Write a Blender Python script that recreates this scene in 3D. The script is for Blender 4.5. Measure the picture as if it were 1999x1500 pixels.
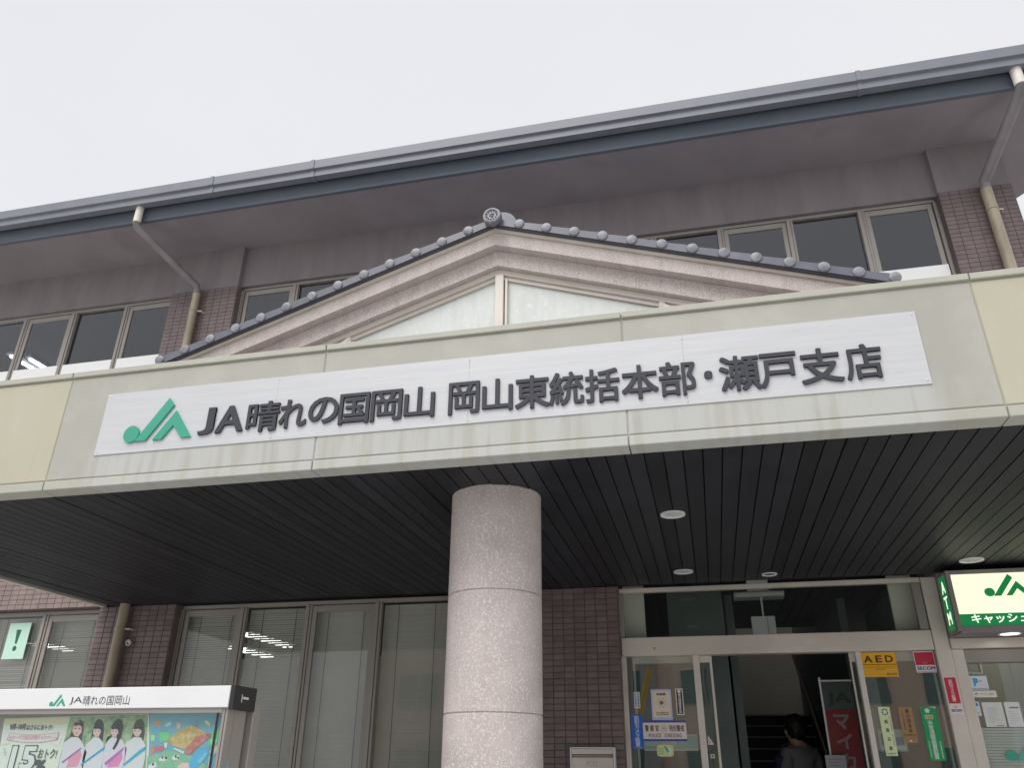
import bpy, bmesh, math, random
from mathutils import Vector, Matrix
random.seed(11)
for o in list(bpy.data.objects):
    bpy.data.objects.remove(o)
scene = bpy.context.scene
C = scene.collection
PI = math.pi

# ------------------------------------------------------------------ camera
def camera():
    yaw, pitch, roll = -0.2319, 0.4534, 0.0078
    f = Vector((math.sin(yaw)*math.cos(pitch), math.cos(yaw)*math.cos(pitch), math.sin(pitch)))
    r0 = Vector((math.cos(yaw), -math.sin(yaw), 0)); u0 = r0.cross(f)
    r = r0*math.cos(roll)+u0*math.sin(roll); u = u0*math.cos(roll)-r0*math.sin(roll)
    cd = bpy.data.cameras.new('camera'); cd.sensor_width = 36; cd.sensor_fit = 'HORIZONTAL'
    cd.lens = 1549.9/1999*36; cd.clip_start = 0.05; cd.clip_end = 2000
    co = bpy.data.objects.new('camera', cd); C.objects.link(co)
    m = Matrix((r, u, -f)).transposed().to_4x4(); m.translation = Vector((0, 0, 1.5))
    co.matrix_world = m; scene.camera = co
camera()

# ------------------------------------------------------------------ sky, sun, exposure
SUN_EL, SUN_AZ = math.radians(56), math.radians(200)      # azimuth clockwise from +Y (behind the viewer)
w = bpy.data.worlds.new('World'); scene.world = w; w.use_nodes = True
nt = w.node_tree; nt.nodes.clear()
out = nt.nodes.new('ShaderNodeOutputWorld'); bg = nt.nodes.new('ShaderNodeBackground')
sky = nt.nodes.new('ShaderNodeTexSky'); sky.sky_type = 'NISHITA'; sky.sun_disc = False
sky.sun_elevation = SUN_EL; sky.sun_rotation = SUN_AZ; sky.dust_density = 4; sky.air_density = 1.2
hs = nt.nodes.new('ShaderNodeHueSaturation'); hs.inputs['Saturation'].default_value = 0.08
mx = nt.nodes.new('ShaderNodeMix'); mx.data_type = 'RGBA'; mx.inputs[0].default_value = 0.9
tcw = nt.nodes.new('ShaderNodeTexCoord'); nzw = nt.nodes.new('ShaderNodeTexNoise'); nzw.inputs['Scale'].default_value = 1.6
nzw.inputs['Detail'].default_value = 5
crw = nt.nodes.new('ShaderNodeMix'); crw.data_type = 'RGBA'                     # overcast cloud deck, faint unevenness
crw.inputs[6].default_value = (5.55, 5.62, 6.0, 1); crw.inputs[7].default_value = (6.45, 6.43, 6.65, 1)
nt.links.new(tcw.outputs['Generated'], nzw.inputs['Vector']); nt.links.new(nzw.outputs[0], crw.inputs[0])
nt.links.new(sky.outputs[0], hs.inputs['Color']); nt.links.new(hs.outputs[0], mx.inputs[6]); nt.links.new(crw.outputs[2], mx.inputs[7])
nt.links.new(mx.outputs[2], bg.inputs[0]); bg.inputs[1].default_value = 0.1
nt.links.new(bg.outputs[0], out.inputs[0])
sl = bpy.data.lights.new('sun', 'SUN'); sl.energy = 1.5; sl.angle = math.radians(40); sl.color = (1, 0.98, 0.95)
so = bpy.data.objects.new('sun', sl); C.objects.link(so)
sd = Vector((math.sin(SUN_AZ)*math.cos(SUN_EL), math.cos(SUN_AZ)*math.cos(SUN_EL), math.sin(SUN_EL)))
so.rotation_euler = sd.to_track_quat('Z', 'Y').to_euler()
vs = scene.view_settings; vs.view_transform = 'Standard'; vs.look = 'None'; vs.exposure = 0.54; vs.gamma = 1; vs.use_curve_mapping = False
scene.cycles.max_bounces = 10; scene.cycles.transparent_max_bounces = 24

# ------------------------------------------------------------------ materials
def node(nt, t, **kw):
    n = nt.nodes.new(t)
    for k, v in kw.items(): setattr(n, k, v)
    return n
def mat(name, col, rough=0.6, metal=0.0, var=0.12, vs=3.0, bump=0.0, bs=80.0, spec=0.5, rnd=0.0, emit=None, stretch=None, col2=None, spot=None, coat=0):
    """procedural surface: base colour, broad mottling, fine relief, per-piece variation, optional flecks"""
    m = bpy.data.materials.new(name); m.use_nodes = True; nt = m.node_tree; b = nt.nodes['Principled BSDF']
    b.inputs['Roughness'].default_value = rough; b.inputs['Metallic'].default_value = metal
    b.inputs['Specular IOR Level'].default_value = spec; b.inputs['Coat Weight'].default_value = coat
    L = nt.links.new
    geo = node(nt, 'ShaderNodeNewGeometry'); mp = node(nt, 'ShaderNodeMapping')
    L(geo.outputs['Position'], mp.inputs[0])
    if stretch: mp.inputs['Scale'].default_value = stretch
    nz = node(nt, 'ShaderNodeTexNoise'); nz.inputs['Scale'].default_value = vs; nz.inputs['Detail'].default_value = 5; nz.inputs['Roughness'].default_value = 0.6
    L(mp.outputs[0], nz.inputs['Vector'])
    ramp = node(nt, 'ShaderNodeMapRange'); ramp.inputs[1].default_value = 0.3; ramp.inputs[2].default_value = 0.7
    L(nz.outputs[0], ramp.inputs[0])
    mixn = node(nt, 'ShaderNodeMix', data_type='RGBA')
    c2 = col2 if col2 else [c*(1+var) for c in col]; c1 = col if col2 else [c*(1-var) for c in col]
    mixn.inputs[6].default_value = (*c1, 1); mixn.inputs[7].default_value = (*c2, 1)
    L(ramp.outputs[0], mixn.inputs[0]); cout = mixn.outputs[2]
    if spot:                                               # (colour, scale, threshold, softness)
        v = node(nt, 'ShaderNodeTexNoise'); v.inputs['Scale'].default_value = spot[1]; v.inputs['Detail'].default_value = 2
        L(geo.outputs['Position'], v.inputs['Vector'])
        mr = node(nt, 'ShaderNodeMapRange'); mr.inputs[1].default_value = spot[2]; mr.inputs[2].default_value = spot[2]+spot[3]
        L(v.outputs[0], mr.inputs[0])
        m2 = node(nt, 'ShaderNodeMix', data_type='RGBA'); m2.inputs[7].default_value = (*spot[0], 1)
        L(cout, m2.inputs[6]); L(mr.outputs[0], m2.inputs[0]); cout = m2.outputs[2]
    if rnd:
        oi = node(nt, 'ShaderNodeObjectInfo'); r2 = node(nt, 'ShaderNodeMapRange'); r2.inputs[3].default_value = 1-rnd; r2.inputs[4].default_value = 1+rnd
        L(oi.outputs['Random'], r2.inputs[0])
        h = node(nt, 'ShaderNodeHueSaturation'); L(r2.outputs[0], h.inputs['Value']); L(cout, h.inputs['Color']); cout = h.outputs[0]
    L(cout, b.inputs['Base Color'])
    rr = node(nt, 'ShaderNodeMapRange'); rr.inputs[3].default_value = max(rough-0.08, 0.02); rr.inputs[4].default_value = min(rough+0.08, 1)
    L(nz.outputs[0], rr.inputs[0]); L(rr.outputs[0], b.inputs['Roughness'])
    if bump:
        n2 = node(nt, 'ShaderNodeTexNoise'); n2.inputs['Scale'].default_value = bs; n2.inputs['Detail'].default_value = 3
        L(geo.outputs['Position'], n2.inputs['Vector'])
        bp = node(nt, 'ShaderNodeBump'); bp.inputs['Strength'].default_value = bump; bp.inputs['Distance'].default_value = 0.004
        L(n2.outputs[0], bp.inputs['Height']); L(bp.outputs[0], b.inputs['Normal'])
    if emit:
        b.inputs['Emission Color'].default_value = (*emit[0], 1); b.inputs['Emission Strength'].default_value = emit[1]
    return m

def s2l(*c):
    return tuple((v/255/12.92 if v/255 <= 0.04045 else ((v/255+0.055)/1.055)**2.4) for v in c)

def glass_mat(name, tint=(0.9, 0.95, 0.92), rough=0.0, f0=0.045):
    m = bpy.data.materials.new(name); m.use_nodes = True; nt = m.node_tree; nt.nodes.clear(); L = nt.links.new
    o = node(nt, 'ShaderNodeOutputMaterial'); mx = node(nt, 'ShaderNodeMixShader')
    tr = node(nt, 'ShaderNodeBsdfTransparent'); tr.inputs[0].default_value = (*tint, 1)
    gl = node(nt, 'ShaderNodeBsdfGlossy'); gl.inputs['Roughness'].default_value = rough
    lw = node(nt, 'ShaderNodeLayerWeight'); lw.inputs[0].default_value = 0.5
    p = node(nt, 'ShaderNodeMath', operation='POWER'); p.inputs[1].default_value = 5
    q = node(nt, 'ShaderNodeMath', operation='MULTIPLY_ADD'); q.inputs[1].default_value = 1-f0; q.inputs[2].default_value = f0
    L(lw.outputs['Facing'], p.inputs[0]); L(p.outputs[0], q.inputs[0]); L(q.outputs[0], mx.inputs[0])
    geo = node(nt, 'ShaderNodeNewGeometry'); nz = node(nt, 'ShaderNodeTexNoise'); nz.inputs['Scale'].default_value = 1.3
    bp = node(nt, 'ShaderNodeBump'); bp.inputs['Strength'].default_value = 0.12; bp.inputs['Distance'].default_value = 0.01
    L(geo.outputs['Position'], nz.inputs['Vector']); L(nz.outputs[0], bp.inputs['Height']); L(bp.outputs[0], gl.inputs['Normal'])
    L(tr.outputs[0], mx.inputs[1]); L(gl.outputs[0], mx.inputs[2]); L(mx.outputs[0], o.inputs[0])
    return m

M = {}
M['asphalt'] = mat('wet_concrete_forecourt', (0.50, 0.495, 0.48), 0.45, var=0.12, vs=2, bump=0.2, bs=180)
M['paving'] = mat('paving', (0.62, 0.60, 0.57), 0.5, vs=5, bump=0.2)
def fascia_mat(name, ca, cb, streak):
    m = mat(name, ca, 0.55, col2=cb, vs=1.3, bump=0.06, bs=150, stretch=(1.6, 1, 0.7)); nt = m.node_tree; L = nt.links.new
    b = nt.nodes['Principled BSDF']; src = b.inputs['Base Color'].links[0].from_socket
    geo = node(nt, 'ShaderNodeNewGeometry'); mp = node(nt, 'ShaderNodeMapping'); mp.inputs['Scale'].default_value = (7, 1, 0.6)
    L(geo.outputs['Position'], mp.inputs[0])
    nz = node(nt, 'ShaderNodeTexNoise'); nz.inputs['Scale'].default_value = 2.2; nz.inputs['Detail'].default_value = 4; L(mp.outputs[0], nz.inputs['Vector'])
    sx = node(nt, 'ShaderNodeSeparateXYZ'); L(geo.outputs['Position'], sx.inputs[0])
    # rain has washed pale runs below the sign (z under 3.27) and at the very top
    hz = node(nt, 'ShaderNodeMapRange'); hz.inputs[1].default_value = 3.36; hz.inputs[2].default_value = 3.24; L(sx.outputs['Z'], hz.inputs[0])
    xa = node(nt, 'ShaderNodeMapRange'); xa.inputs[1].default_value = -3.70; xa.inputs[2].default_value = -3.58; L(sx.outputs['X'], xa.inputs[0])
    xb = node(nt, 'ShaderNodeMapRange'); xb.inputs[1].default_value = 1.30; xb.inputs[2].default_value = 1.18; L(sx.outputs['X'], xb.inputs[0])
    a1 = node(nt, 'ShaderNodeMath', operation='MULTIPLY'); L(xa.outputs[0], a1.inputs[0]); L(xb.outputs[0], a1.inputs[1])
    a2 = node(nt, 'ShaderNodeMath', operation='MULTIPLY'); L(a1.outputs[0], a2.inputs[0]); L(hz.outputs[0], a2.inputs[1])
    th = node(nt, 'ShaderNodeMapRange'); th.inputs[1].default_value = 0.38; th.inputs[2].default_value = 0.52; th.inputs[3].default_value = 0.25; L(nz.outputs[0], th.inputs[0])
    a3 = node(nt, 'ShaderNodeMath', operation='MULTIPLY'); L(a2.outputs[0], a3.inputs[0]); L(th.outputs[0], a3.inputs[1])
    a4 = node(nt, 'ShaderNodeMath', operation='MULTIPLY'); a4.inputs[1].default_value = streak; L(a3.outputs[0], a4.inputs[0])
    m1 = node(nt, 'ShaderNodeMix', data_type='RGBA'); m1.inputs[7].default_value = (0.515, 0.525, 0.51, 1); L(a4.outputs[0], m1.inputs[0]); L(src, m1.inputs[6])
    # dirt runs: thin dark streaks everywhere
    mp2 = node(nt, 'ShaderNodeMapping'); mp2.inputs['Scale'].default_value = (16, 1, 0.5); L(geo.outputs['Position'], mp2.inputs[0])
    n3 = node(nt, 'ShaderNodeTexNoise'); n3.inputs['Scale'].default_value = 1.7; n3.inputs['Detail'].default_value = 3; L(mp2.outputs[0], n3.inputs['Vector'])
    t3 = node(nt, 'ShaderNodeMapRange'); t3.inputs[1].default_value = 0.6; t3.inputs[2].default_value = 0.75; t3.inputs[4].default_value = 0.13; L(n3.outputs[0], t3.inputs[0])
    m3 = node(nt, 'ShaderNodeMix', data_type='RGBA'); m3.inputs[7].default_value = (0.34, 0.33, 0.28, 1); L(t3.outputs[0], m3.inputs[0]); L(m1.outputs[2], m3.inputs[6])
    # blotchy pale scuffs along the top edge and joints
    n4 = node(nt, 'ShaderNodeTexNoise'); n4.inputs['Scale'].default_value = 5; n4.inputs['Detail'].default_value = 6; L(geo.outputs['Position'], n4.inputs['Vector'])
    t4 = node(nt, 'ShaderNodeMapRange'); t4.inputs[1].default_value = 0.5; t4.inputs[2].default_value = 0.72; t4.inputs[4].default_value = 0.3; L(n4.outputs[0], t4.inputs[0])
    m4 = node(nt, 'ShaderNodeMix', data_type='RGBA'); m4.inputs[7].default_value = (0.55, 0.55, 0.48, 1); L(t4.outputs[0], m4.inputs[0]); L(m3.outputs[2], m4.inputs[6])
    L(m4.outputs[2], b.inputs['Base Color'])
    return m
M['fascia'] = fascia_mat('fascia_grey_green', (0.395, 0.39, 0.34), (0.44, 0.434, 0.382), 0.75)
M['fascia_end'] = fascia_mat('fascia_cream', (0.47, 0.445, 0.325), (0.505, 0.48, 0.365), 0.0)
M['fascia_trim'] = fascia_mat('fascia_trim', (0.43, 0.428, 0.36), (0.465, 0.462, 0.40), 0.8)
M['joint'] = mat('sealant', (0.40, 0.385, 0.315), 0.8)
M['soffit'] = mat('soffit_board_dark', (0.027, 0.0275, 0.033), 0.5, var=0.25, vs=4, rnd=0.25, spec=0.18)
M['soffit_gap'] = mat('soffit_gap', (0.006, 0.006, 0.007), 0.8)
M['granite'] = mat('granite', (0.53, 0.462, 0.44), 0.5, var=0.12, vs=5, bump=0.1, bs=200, rnd=0.05, spot=((0.72, 0.675, 0.645), 105, 0.52, 0.14))
def granite_dark(m):
    nt = m.node_tree; L = nt.links.new; b = nt.nodes['Principled BSDF']; src = b.inputs['Base Color'].links[0].from_socket
    geo = node(nt, 'ShaderNodeNewGeometry'); v = node(nt, 'ShaderNodeTexVoronoi'); v.inputs['Scale'].default_value = 130; L(geo.outputs['Position'], v.inputs['Vector'])
    mr = node(nt, 'ShaderNodeMapRange'); mr.inputs[1].default_value = 0.25; mr.inputs[2].default_value = 0.12; mr.inputs[4].default_value = 0.4; L(v.outputs['Distance'], mr.inputs[0])
    x = node(nt, 'ShaderNodeMix', data_type='RGBA'); x.inputs[7].default_value = (0.22, 0.19, 0.19, 1); L(mr.outputs[0], x.inputs[0]); L(src, x.inputs[6]); L(x.outputs[2], b.inputs['Base Color'])
granite_dark(M['granite'])
M['stucco'] = mat('speckled_stucco', (0.51, 0.445, 0.415), 0.75, var=0.14, vs=3, stretch=(5, 1, 0.8), bump=0.5, bs=160, spot=((0.66, 0.60, 0.575), 130, 0.48, 0.12))
granite_dark(M['stucco'])
M['mould'] = mat('cream_moulding', (0.62, 0.57, 0.50), 0.6)
M['rooftile'] = mat('glazed_grey_roof_tile', (0.145, 0.15, 0.185), 0.35, var=0.15, vs=8, bump=0.05, rnd=0.1, coat=0.15)
M['rooftile_cap'] = mat('roof_tile_cap', (0.24, 0.245, 0.275), 0.4, var=0.3, vs=22, bump=0.2, bs=120, rnd=0.08)
M['rooftile_dark'] = mat('roof_tile_dark', (0.07, 0.07, 0.09), 0.5)
M['tile'] = mat('brown_wall_tile', (0.165, 0.122, 0.121), 0.42, var=0.16, vs=7, rnd=0.13, bump=0.05)
M['tile_joined'] = mat('brown_wall_tile_far', (0.165, 0.122, 0.121), 0.42, var=0.2, vs=9, bump=0.05)
M['tile_skylit'] = mat('brown_wall_tile_skylit', (0.27, 0.205, 0.19), 0.45, var=0.15, vs=9, bump=0.05)  # brown tile with the stronger sky light outside the canopy put into its colour
M['grout'] = mat('grout', (0.115, 0.088, 0.087), 0.9)
M['plaster'] = mat('grey_brown_plaster', (0.29, 0.262, 0.275), 0.9, var=0.10, vs=1.2, bump=0.3, bs=70, spot=((0.26, 0.232, 0.242), 2.2, 0.5, 0.2))
M['wall_plaster'] = mat('olive_grey_wall_plaster', (0.235, 0.21, 0.215), 0.9, var=0.12, vs=1.6, stretch=(3, 1, 0.6), bump=0.3, bs=70)
M['eave_dark'] = mat('blue_grey_eave_board', (0.12, 0.14, 0.17), 0.6, var=0.1, vs=2, stretch=(0.5, 1, 3))
M['gutter'] = mat('grey_gutter', (0.195, 0.205, 0.24), 0.45, var=0.08, vs=4)
M['alu'] = mat('bronze_aluminium', (0.32, 0.295, 0.265), 0.4, metal=0.1, var=0.07, vs=3, stretch=(1, 1, 0.2))
M['alu_pale'] = mat('pale_aluminium', (0.70, 0.65, 0.585), 0.4, metal=0.08, var=0.08, vs=3)
M['steel'] = mat('brushed_steel', (0.68, 0.63, 0.56), 0.34, metal=0.25, var=0.12, vs=2.2, stretch=(0.6, 1, 2))
M['pipe'] = mat('pipe_weathered', (0.34, 0.29, 0.21), 0.45, var=0.25, vs=6, stretch=(1, 1, 0.4))
M['pipe_dark'] = mat('pipe_grey_brown', (0.20, 0.185, 0.185), 0.5, var=0.2, vs=5)
M['pipe_white'] = mat('pipe_white', (0.75, 0.72, 0.64), 0.5)
M['plate'] = mat('brushed_silver_plate', (0.59, 0.60, 0.615), 0.36, metal=0.10, var=0.05, vs=6, stretch=(0.4, 1, 9), bump=0.03, bs=200)
M['letter'] = mat('dark_grey_letter', (0.034, 0.036, 0.05), 0.55, var=0.08)
M['green'] = mat('logo_green', (0.045, 0.36, 0.24), 0.45, var=0.05)
M['glass'] = glass_mat('window_glass', (0.94, 0.95, 0.94))
M['glass_clear'] = glass_mat('door_glass', (0.93, 0.96, 0.94))
M['glass_up'] = glass_mat('upper_window_glass', (0.86, 0.88, 0.92), f0=0.07)
M['glass_side'] = glass_mat('reflective_door_glass', (0.85, 0.9, 0.88), f0=0.14)
M['frost'] = mat('frosted_gable_glass', (0.73, 0.77, 0.735), 0.2, var=0.06, vs=3.2, stretch=(5, 1, 1.1), spot=((0.80, 0.83, 0.80), 30, 0.6, 0.06), coat=0.3)
M['white'] = mat('white_paint', (0.78, 0.79, 0.80), 0.45, var=0.03)
M['white_panel'] = mat('white_sill_board', (0.88, 0.89, 0.88), 0.5, var=0.02)
M['black'] = mat('black_cap', (0.022, 0.022, 0.024), 0.45)
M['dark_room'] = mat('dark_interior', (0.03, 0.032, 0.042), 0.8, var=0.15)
M['room_green'] = mat('green_grey_interior_wall', (0.15, 0.19, 0.18), 0.7)
M['room_beige'] = mat('beige_interior_wall', (0.72, 0.69, 0.60), 0.8, var=0.05)
M['stair'] = mat('stair_grey', (0.06, 0.065, 0.075), 0.6)
M['nosing'] = mat('stair_nosing', (0.42, 0.42, 0.4), 0.5)
M['wood'] = mat('dark_red_handrail', (0.10, 0.028, 0.022), 0.4)
M['blind'] = mat('blind_slat', (0.60, 0.59, 0.55), 0.5, var=0.05)
M['cord'] = mat('blind_cord', (0.12, 0.12, 0.11), 0.7)
M['lens'] = mat('lamp_lens', (0.62, 0.62, 0.6), 0.3, var=0.03)
M['tube'] = mat('lit_tube', (0.9, 0.9, 0.9), 0.4, emit=((0.95, 1, 0.95), 3.5))
M['lamp_on'] = mat('lit_downlight', (0.9, 0.9, 0.8), 0.4, emit=((1, 0.98, 0.82), 2.2))
M['sign_lit'] = mat('lit_sign_cream', (0.8, 0.8, 0.66), 0.4, emit=((0.92, 0.95, 0.62), 0.62))
M['sign_green'] = mat('lit_sign_green', (0.01, 0.22, 0.07), 0.4, emit=((0.0, 0.22, 0.06), 0.35))
M['sign_white'] = mat('lit_sign_white', (0.8, 0.82, 0.7), 0.4, emit=((0.85, 1, 0.75), 0.75))
M['sign_frame'] = mat('sign_frame_grey', (0.27, 0.25, 0.235), 0.5)
M['skin'] = mat('skin', (0.50, 0.31, 0.24), 0.5, var=0.05)
M['hair'] = mat('black_hair', (0.012, 0.011, 0.011), 0.5, var=0.3, vs=40, bump=0.6, bs=90)
M['shirt'] = mat('grey_shirt', (0.21, 0.20, 0.22), 0.85, var=0.08, vs=12, bump=0.2)
M['navy'] = mat('navy_cloth', (0.02, 0.025, 0.09), 0.8)
M['peach'] = mat('peach_render', (0.62, 0.47, 0.38), 0.8, var=0.06)
M['far_glass'] = mat('far_window', (0.12, 0.17, 0.16), 0.2)
M['concrete'] = mat('concrete', (0.33, 0.33, 0.32), 0.8)
M['yellow'] = mat('yellow_guard', (0.55, 0.36, 0.05), 0.5)
PM = {}
def pc(r, g, b, rough=0.5):
    """flat print colour from a screen colour"""
    k = (r, g, b)
    if k not in PM:                                       # the photograph shows the prints in shade: recover the ink colour
        c = [v*1.7 for v in s2l(r, g, b)]; f = min(1, 0.84/max(max(c), 1e-4)); c = [v*f for v in c]
        PM[k] = mat('print_%02x%02x%02x' % k, c, rough, var=0.03)
    return PM[k]

# ------------------------------------------------------------------ object helpers
W = {}                                                    # world origin of each object that parents others
def put(o, parent=None, loc=(0, 0, 0), **kw):
    C.objects.link(o); o.location = loc; W[o.name] = Vector(loc)
    if parent is not None:
        o.parent = parent; o.matrix_parent_inverse = Matrix.Translation(-W[parent.name])
    for k, v in kw.items():
        if v: o[k] = v
    return o
def thing(name, label, category, loc=(0, 0, 0), group=None):
    return put(bpy.data.objects.new(name, None), None, loc, label=label, category=category, group=group)
def mk(name, verts, faces, m, parent=None, loc=(0, 0, 0), smooth=False, **kw):
    me = bpy.data.meshes.new(name); me.from_pydata([tuple(v) for v in verts], [], faces); me.update()
    if smooth:
        for p in me.polygons: p.use_smooth = True
    me.materials.append(m)
    return put(bpy.data.objects.new(name, me), parent, loc, **kw)
def inst(me, name, parent=None, loc=(0, 0, 0), **kw):
    return put(bpy.data.objects.new(name, me), parent, loc, **kw)
class MB:
    """collects solids into one mesh"""
    def __init__(s): s.v = []; s.f = []; s.sm = False
    def add(s, v, f):
        k = len(s.v); s.v += [tuple(a) for a in v]; s.f += [tuple(i+k for i in q) for q in f]; return s
    def box(s, x0, x1, y0, y1, z0, z1):
        return s.add([(x0,y0,z0),(x1,y0,z0),(x1,y1,z0),(x0,y1,z0),(x0,y0,z1),(x1,y0,z1),(x1,y1,z1),(x0,y1,z1)],
                     [(0,3,2,1),(4,5,6,7),(0,1,5,4),(1,2,6,5),(2,3,7,6),(3,0,4,7)])
    def cbox(s, x0, x1, y0, y1, z0, z1, c=0.004):
        """box whose front (-Y) edges are chamfered"""
        v = [(x0+c,y0,z0+c),(x1-c,y0,z0+c),(x1-c,y0,z1-c),(x0+c,y0,z1-c),(x0,y0+c,z0),(x1,y0+c,z0),(x1,y0+c,z1),(x0,y0+c,z1),(x0,y1,z0),(x1,y1,z0),(x1,y1,z1),(x0,y1,z1)]
        f = [(0,1,2,3),(0,4,5,1),(1,5,6,2),(2,6,7,3),(3,7,4,0),(4,8,9,5),(5,9,10,6),(6,10,11,7),(7,11,8,4),(8,11,10,9)]
        return s.add(v, f)
    def prism(s, pts, y0, y1):
        """polygon (x, z), anticlockwise seen from the viewer, from front y0 to back y1"""
        n = len(pts); v = [(x, y0, z) for x, z in pts]+[(x, y1, z) for x, z in pts]
        f = [tuple(range(n)), tuple(range(2*n-1, n-1, -1))]+[(i, i+n, (i+1) % n+n, (i+1) % n) for i in range(n)]
        return s.add(v, f)
    def xprism(s, pts, x0, x1):
        """polygon (y, z) swept along x"""
        n = len(pts); v = [(x0, y, z) for y, z in pts]+[(x1, y, z) for y, z in pts]
        f = [tuple(range(n-1, -1, -1)), tuple(range(n, 2*n))]+[(i, (i+1) % n, (i+1) % n+n, i+n) for i in range(n)]
        return s.add(v, f)
    def tube(s, pts, r, n=14, caps=True):
        pts = [Vector(p) for p in pts]; rings = []
        rr = r if isinstance(r, (list, tuple)) else [r]*len(pts)
        for i, p in enumerate(pts):
            d = (pts[min(i+1, len(pts)-1)]-pts[max(i-1, 0)]).normalized()
            a = d.orthogonal().normalized() if i == 0 else (s._a-d*s._a.dot(d)).normalized()
            s._a = a; b = d.cross(a)
            rings.append([p+(a*math.cos(2*PI*k/n)+b*math.sin(2*PI*k/n))*rr[i] for k in range(n)])
        v = [q for R in rings for q in R]; f = []
        for i in range(len(pts)-1):
            for k in range(n):
                k2 = (k+1) % n; f.append((i*n+k, i*n+k2, (i+1)*n+k2, (i+1)*n+k))
        if caps: f += [tuple(range(n-1, -1, -1)), tuple(range((len(pts)-1)*n, len(pts)*n))]
        return s.add(v, f)
    def lathe(s, prof, cx, cy, n=48, cap=True):
        """profile (r, z) about a vertical axis"""
        v = [(cx+r*math.cos(2*PI*k/n), cy+r*math.sin(2*PI*k/n), z) for r, z in prof for k in range(n)]; f = []
        for i in range(len(prof)-1):
            for k in range(n):
                k2 = (k+1) % n; f.append((i*n+k, i*n+k2, (i+1)*n+k2, (i+1)*n+k))
        if cap: f += [tuple(range(n-1, -1, -1)), tuple(range((len(prof)-1)*n, len(prof)*n))]
        return s.add(v, f)
    def ylathe(s, prof, cx, cz, n=24):
        """profile (r, y) about an axis along Y, starting at the front"""
        v = [(cx+r*math.cos(2*PI*k/n), y, cz+r*math.sin(2*PI*k/n)) for r, y in prof for k in range(n)]; f = []
        for i in range(len(prof)-1):
            for k in range(n):
                k2 = (k+1) % n; f.append((i*n+k, (i+1)*n+k, (i+1)*n+k2, i*n+k2))
        f += [tuple(range(n)), tuple(range(len(prof)*n-1, (len(prof)-1)*n-1, -1))]
        return s.add(v, f)
    def build(s, name, m, parent=None, loc=(0, 0, 0), smooth=False, **kw):
        o = mk(name, s.v, s.f, m, parent, loc, **kw)
        if smooth:
            for p in o.data.polygons: p.use_smooth = True
            o.data.set_sharp_from_angle(angle=math.radians(35))
        return o
def box(name, x0, x1, y0, y1, z0, z1, m, parent=None, **kw):
    return MB().box(x0, x1, y0, y1, z0, z1).build(name, m, parent, **kw)

# ------------------------------------------------------------------ lettering
def glyph(text, bold=0.0, ext=0.0, line=1.0, res=3, char=1.0):
    """outline of a text as (verts, faces), x right, y up, z towards the reader"""
    cu = bpy.data.curves.new('t', 'FONT'); cu.body = text; cu.size = 1; cu.offset = bold; cu.extrude = ext
    cu.resolution_u = res; cu.align_x = 'CENTER' if '\n' in text else 'LEFT'; cu.space_line = line; cu.space_character = char
    ob = bpy.data.objects.new('t', cu); C.objects.link(ob)
    dg = bpy.context.evaluated_depsgraph_get(); me = bpy.data.meshes.new_from_object(ob.evaluated_get(dg))
    v = [tuple(q.co) for q in me.vertices]; f = [tuple(p.vertices) for p in me.polygons]
    bpy.data.objects.remove(ob); bpy.data.curves.remove(cu); bpy.data.meshes.remove(me)
    return v, f
def text(name, s, x0, x1, z0, z1, y, m, parent, bold=0.01, depth=0.0, line=1.0, res=2, fit=True, face='-Y', char=1.0):
    """lettering fitted into a rectangle; depth > 0 gives solid letters whose front is at y"""
    v, f = glyph(s, 0, 0.5 if depth else 0, line, res, char)
    if not v: return None
    if bold:                                               # heavier strokes: overlaid copies shifted by the extra weight, each a hair behind
        v0, f0 = v, f; v, f = [], []; d = bold*(1.15 if depth else 0.9)
        for k, (da, db) in enumerate(((0, 0), (d, d), (-d, d), (d, -d), (-d, -d))):
            n0 = len(v); v += [(p[0]+da, p[1]+db, p[2]-k*(0.006 if depth else 0.0)) for p in v0]; f += [tuple(i+n0 for i in q) for q in f0]
            lay = [k]*len(v0) if k == 0 else lay+[k]*len(v0)
    else: lay = [0]*len(v)
    ax, bx = min(p[0] for p in v), max(p[0] for p in v); az, bz = min(p[1] for p in v), max(p[1] for p in v)
    sx = (x1-x0)/max(bx-ax, 1e-6); sz = (z1-z0)/max(bz-az, 1e-6); ox, oz = x0, z0
    if not fit:
        sx = sz = min(sx, sz); ox = (x0+x1)/2-sx*(bx-ax)/2; oz = (z0+z1)/2-sz*(bz-az)/2
    if face == '-Y':
        vv = [(ox+(p[0]-ax)*sx, y+depth*(0.5-p[2]) if depth else y+0.00006*lay[i], oz+(p[1]-az)*sz) for i, p in enumerate(v)]
    else:                                                  # on a face turned to -X: x0..x1 run along -Y, y is the X of the face
        vv = [(y+0.00006*lay[i], -(ox+(p[0]-ax)*sx), oz+(p[1]-az)*sz) for i, p in enumerate(v)]
    return mk(name, vv, f, m, parent)
def flat(name, pts, y, m, parent, th=0.0006):
    """a printed shape: thin polygon (x, z) lying on a sheet whose face is at y"""
    a = sum(pts[i][0]*pts[(i+1) % len(pts)][1]-pts[(i+1) % len(pts)][0]*pts[i][1] for i in range(len(pts)))
    if a < 0: pts = pts[::-1]
    return MB().prism(pts, y, y+th).build(name, m, parent)
def ell(cx, cz, rx, rz, n=20, a0=0, a1=2*PI):
    return [(cx+rx*math.cos(a0+(a1-a0)*k/n), cz+rz*math.sin(a0+(a1-a0)*k/n)) for k in range(n if a1-a0 > 6.2 else n+1)]
def rect(x0, x1, z0, z1): return [(x0, z0), (x1, z0), (x1, z1), (x0, z1)]
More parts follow.
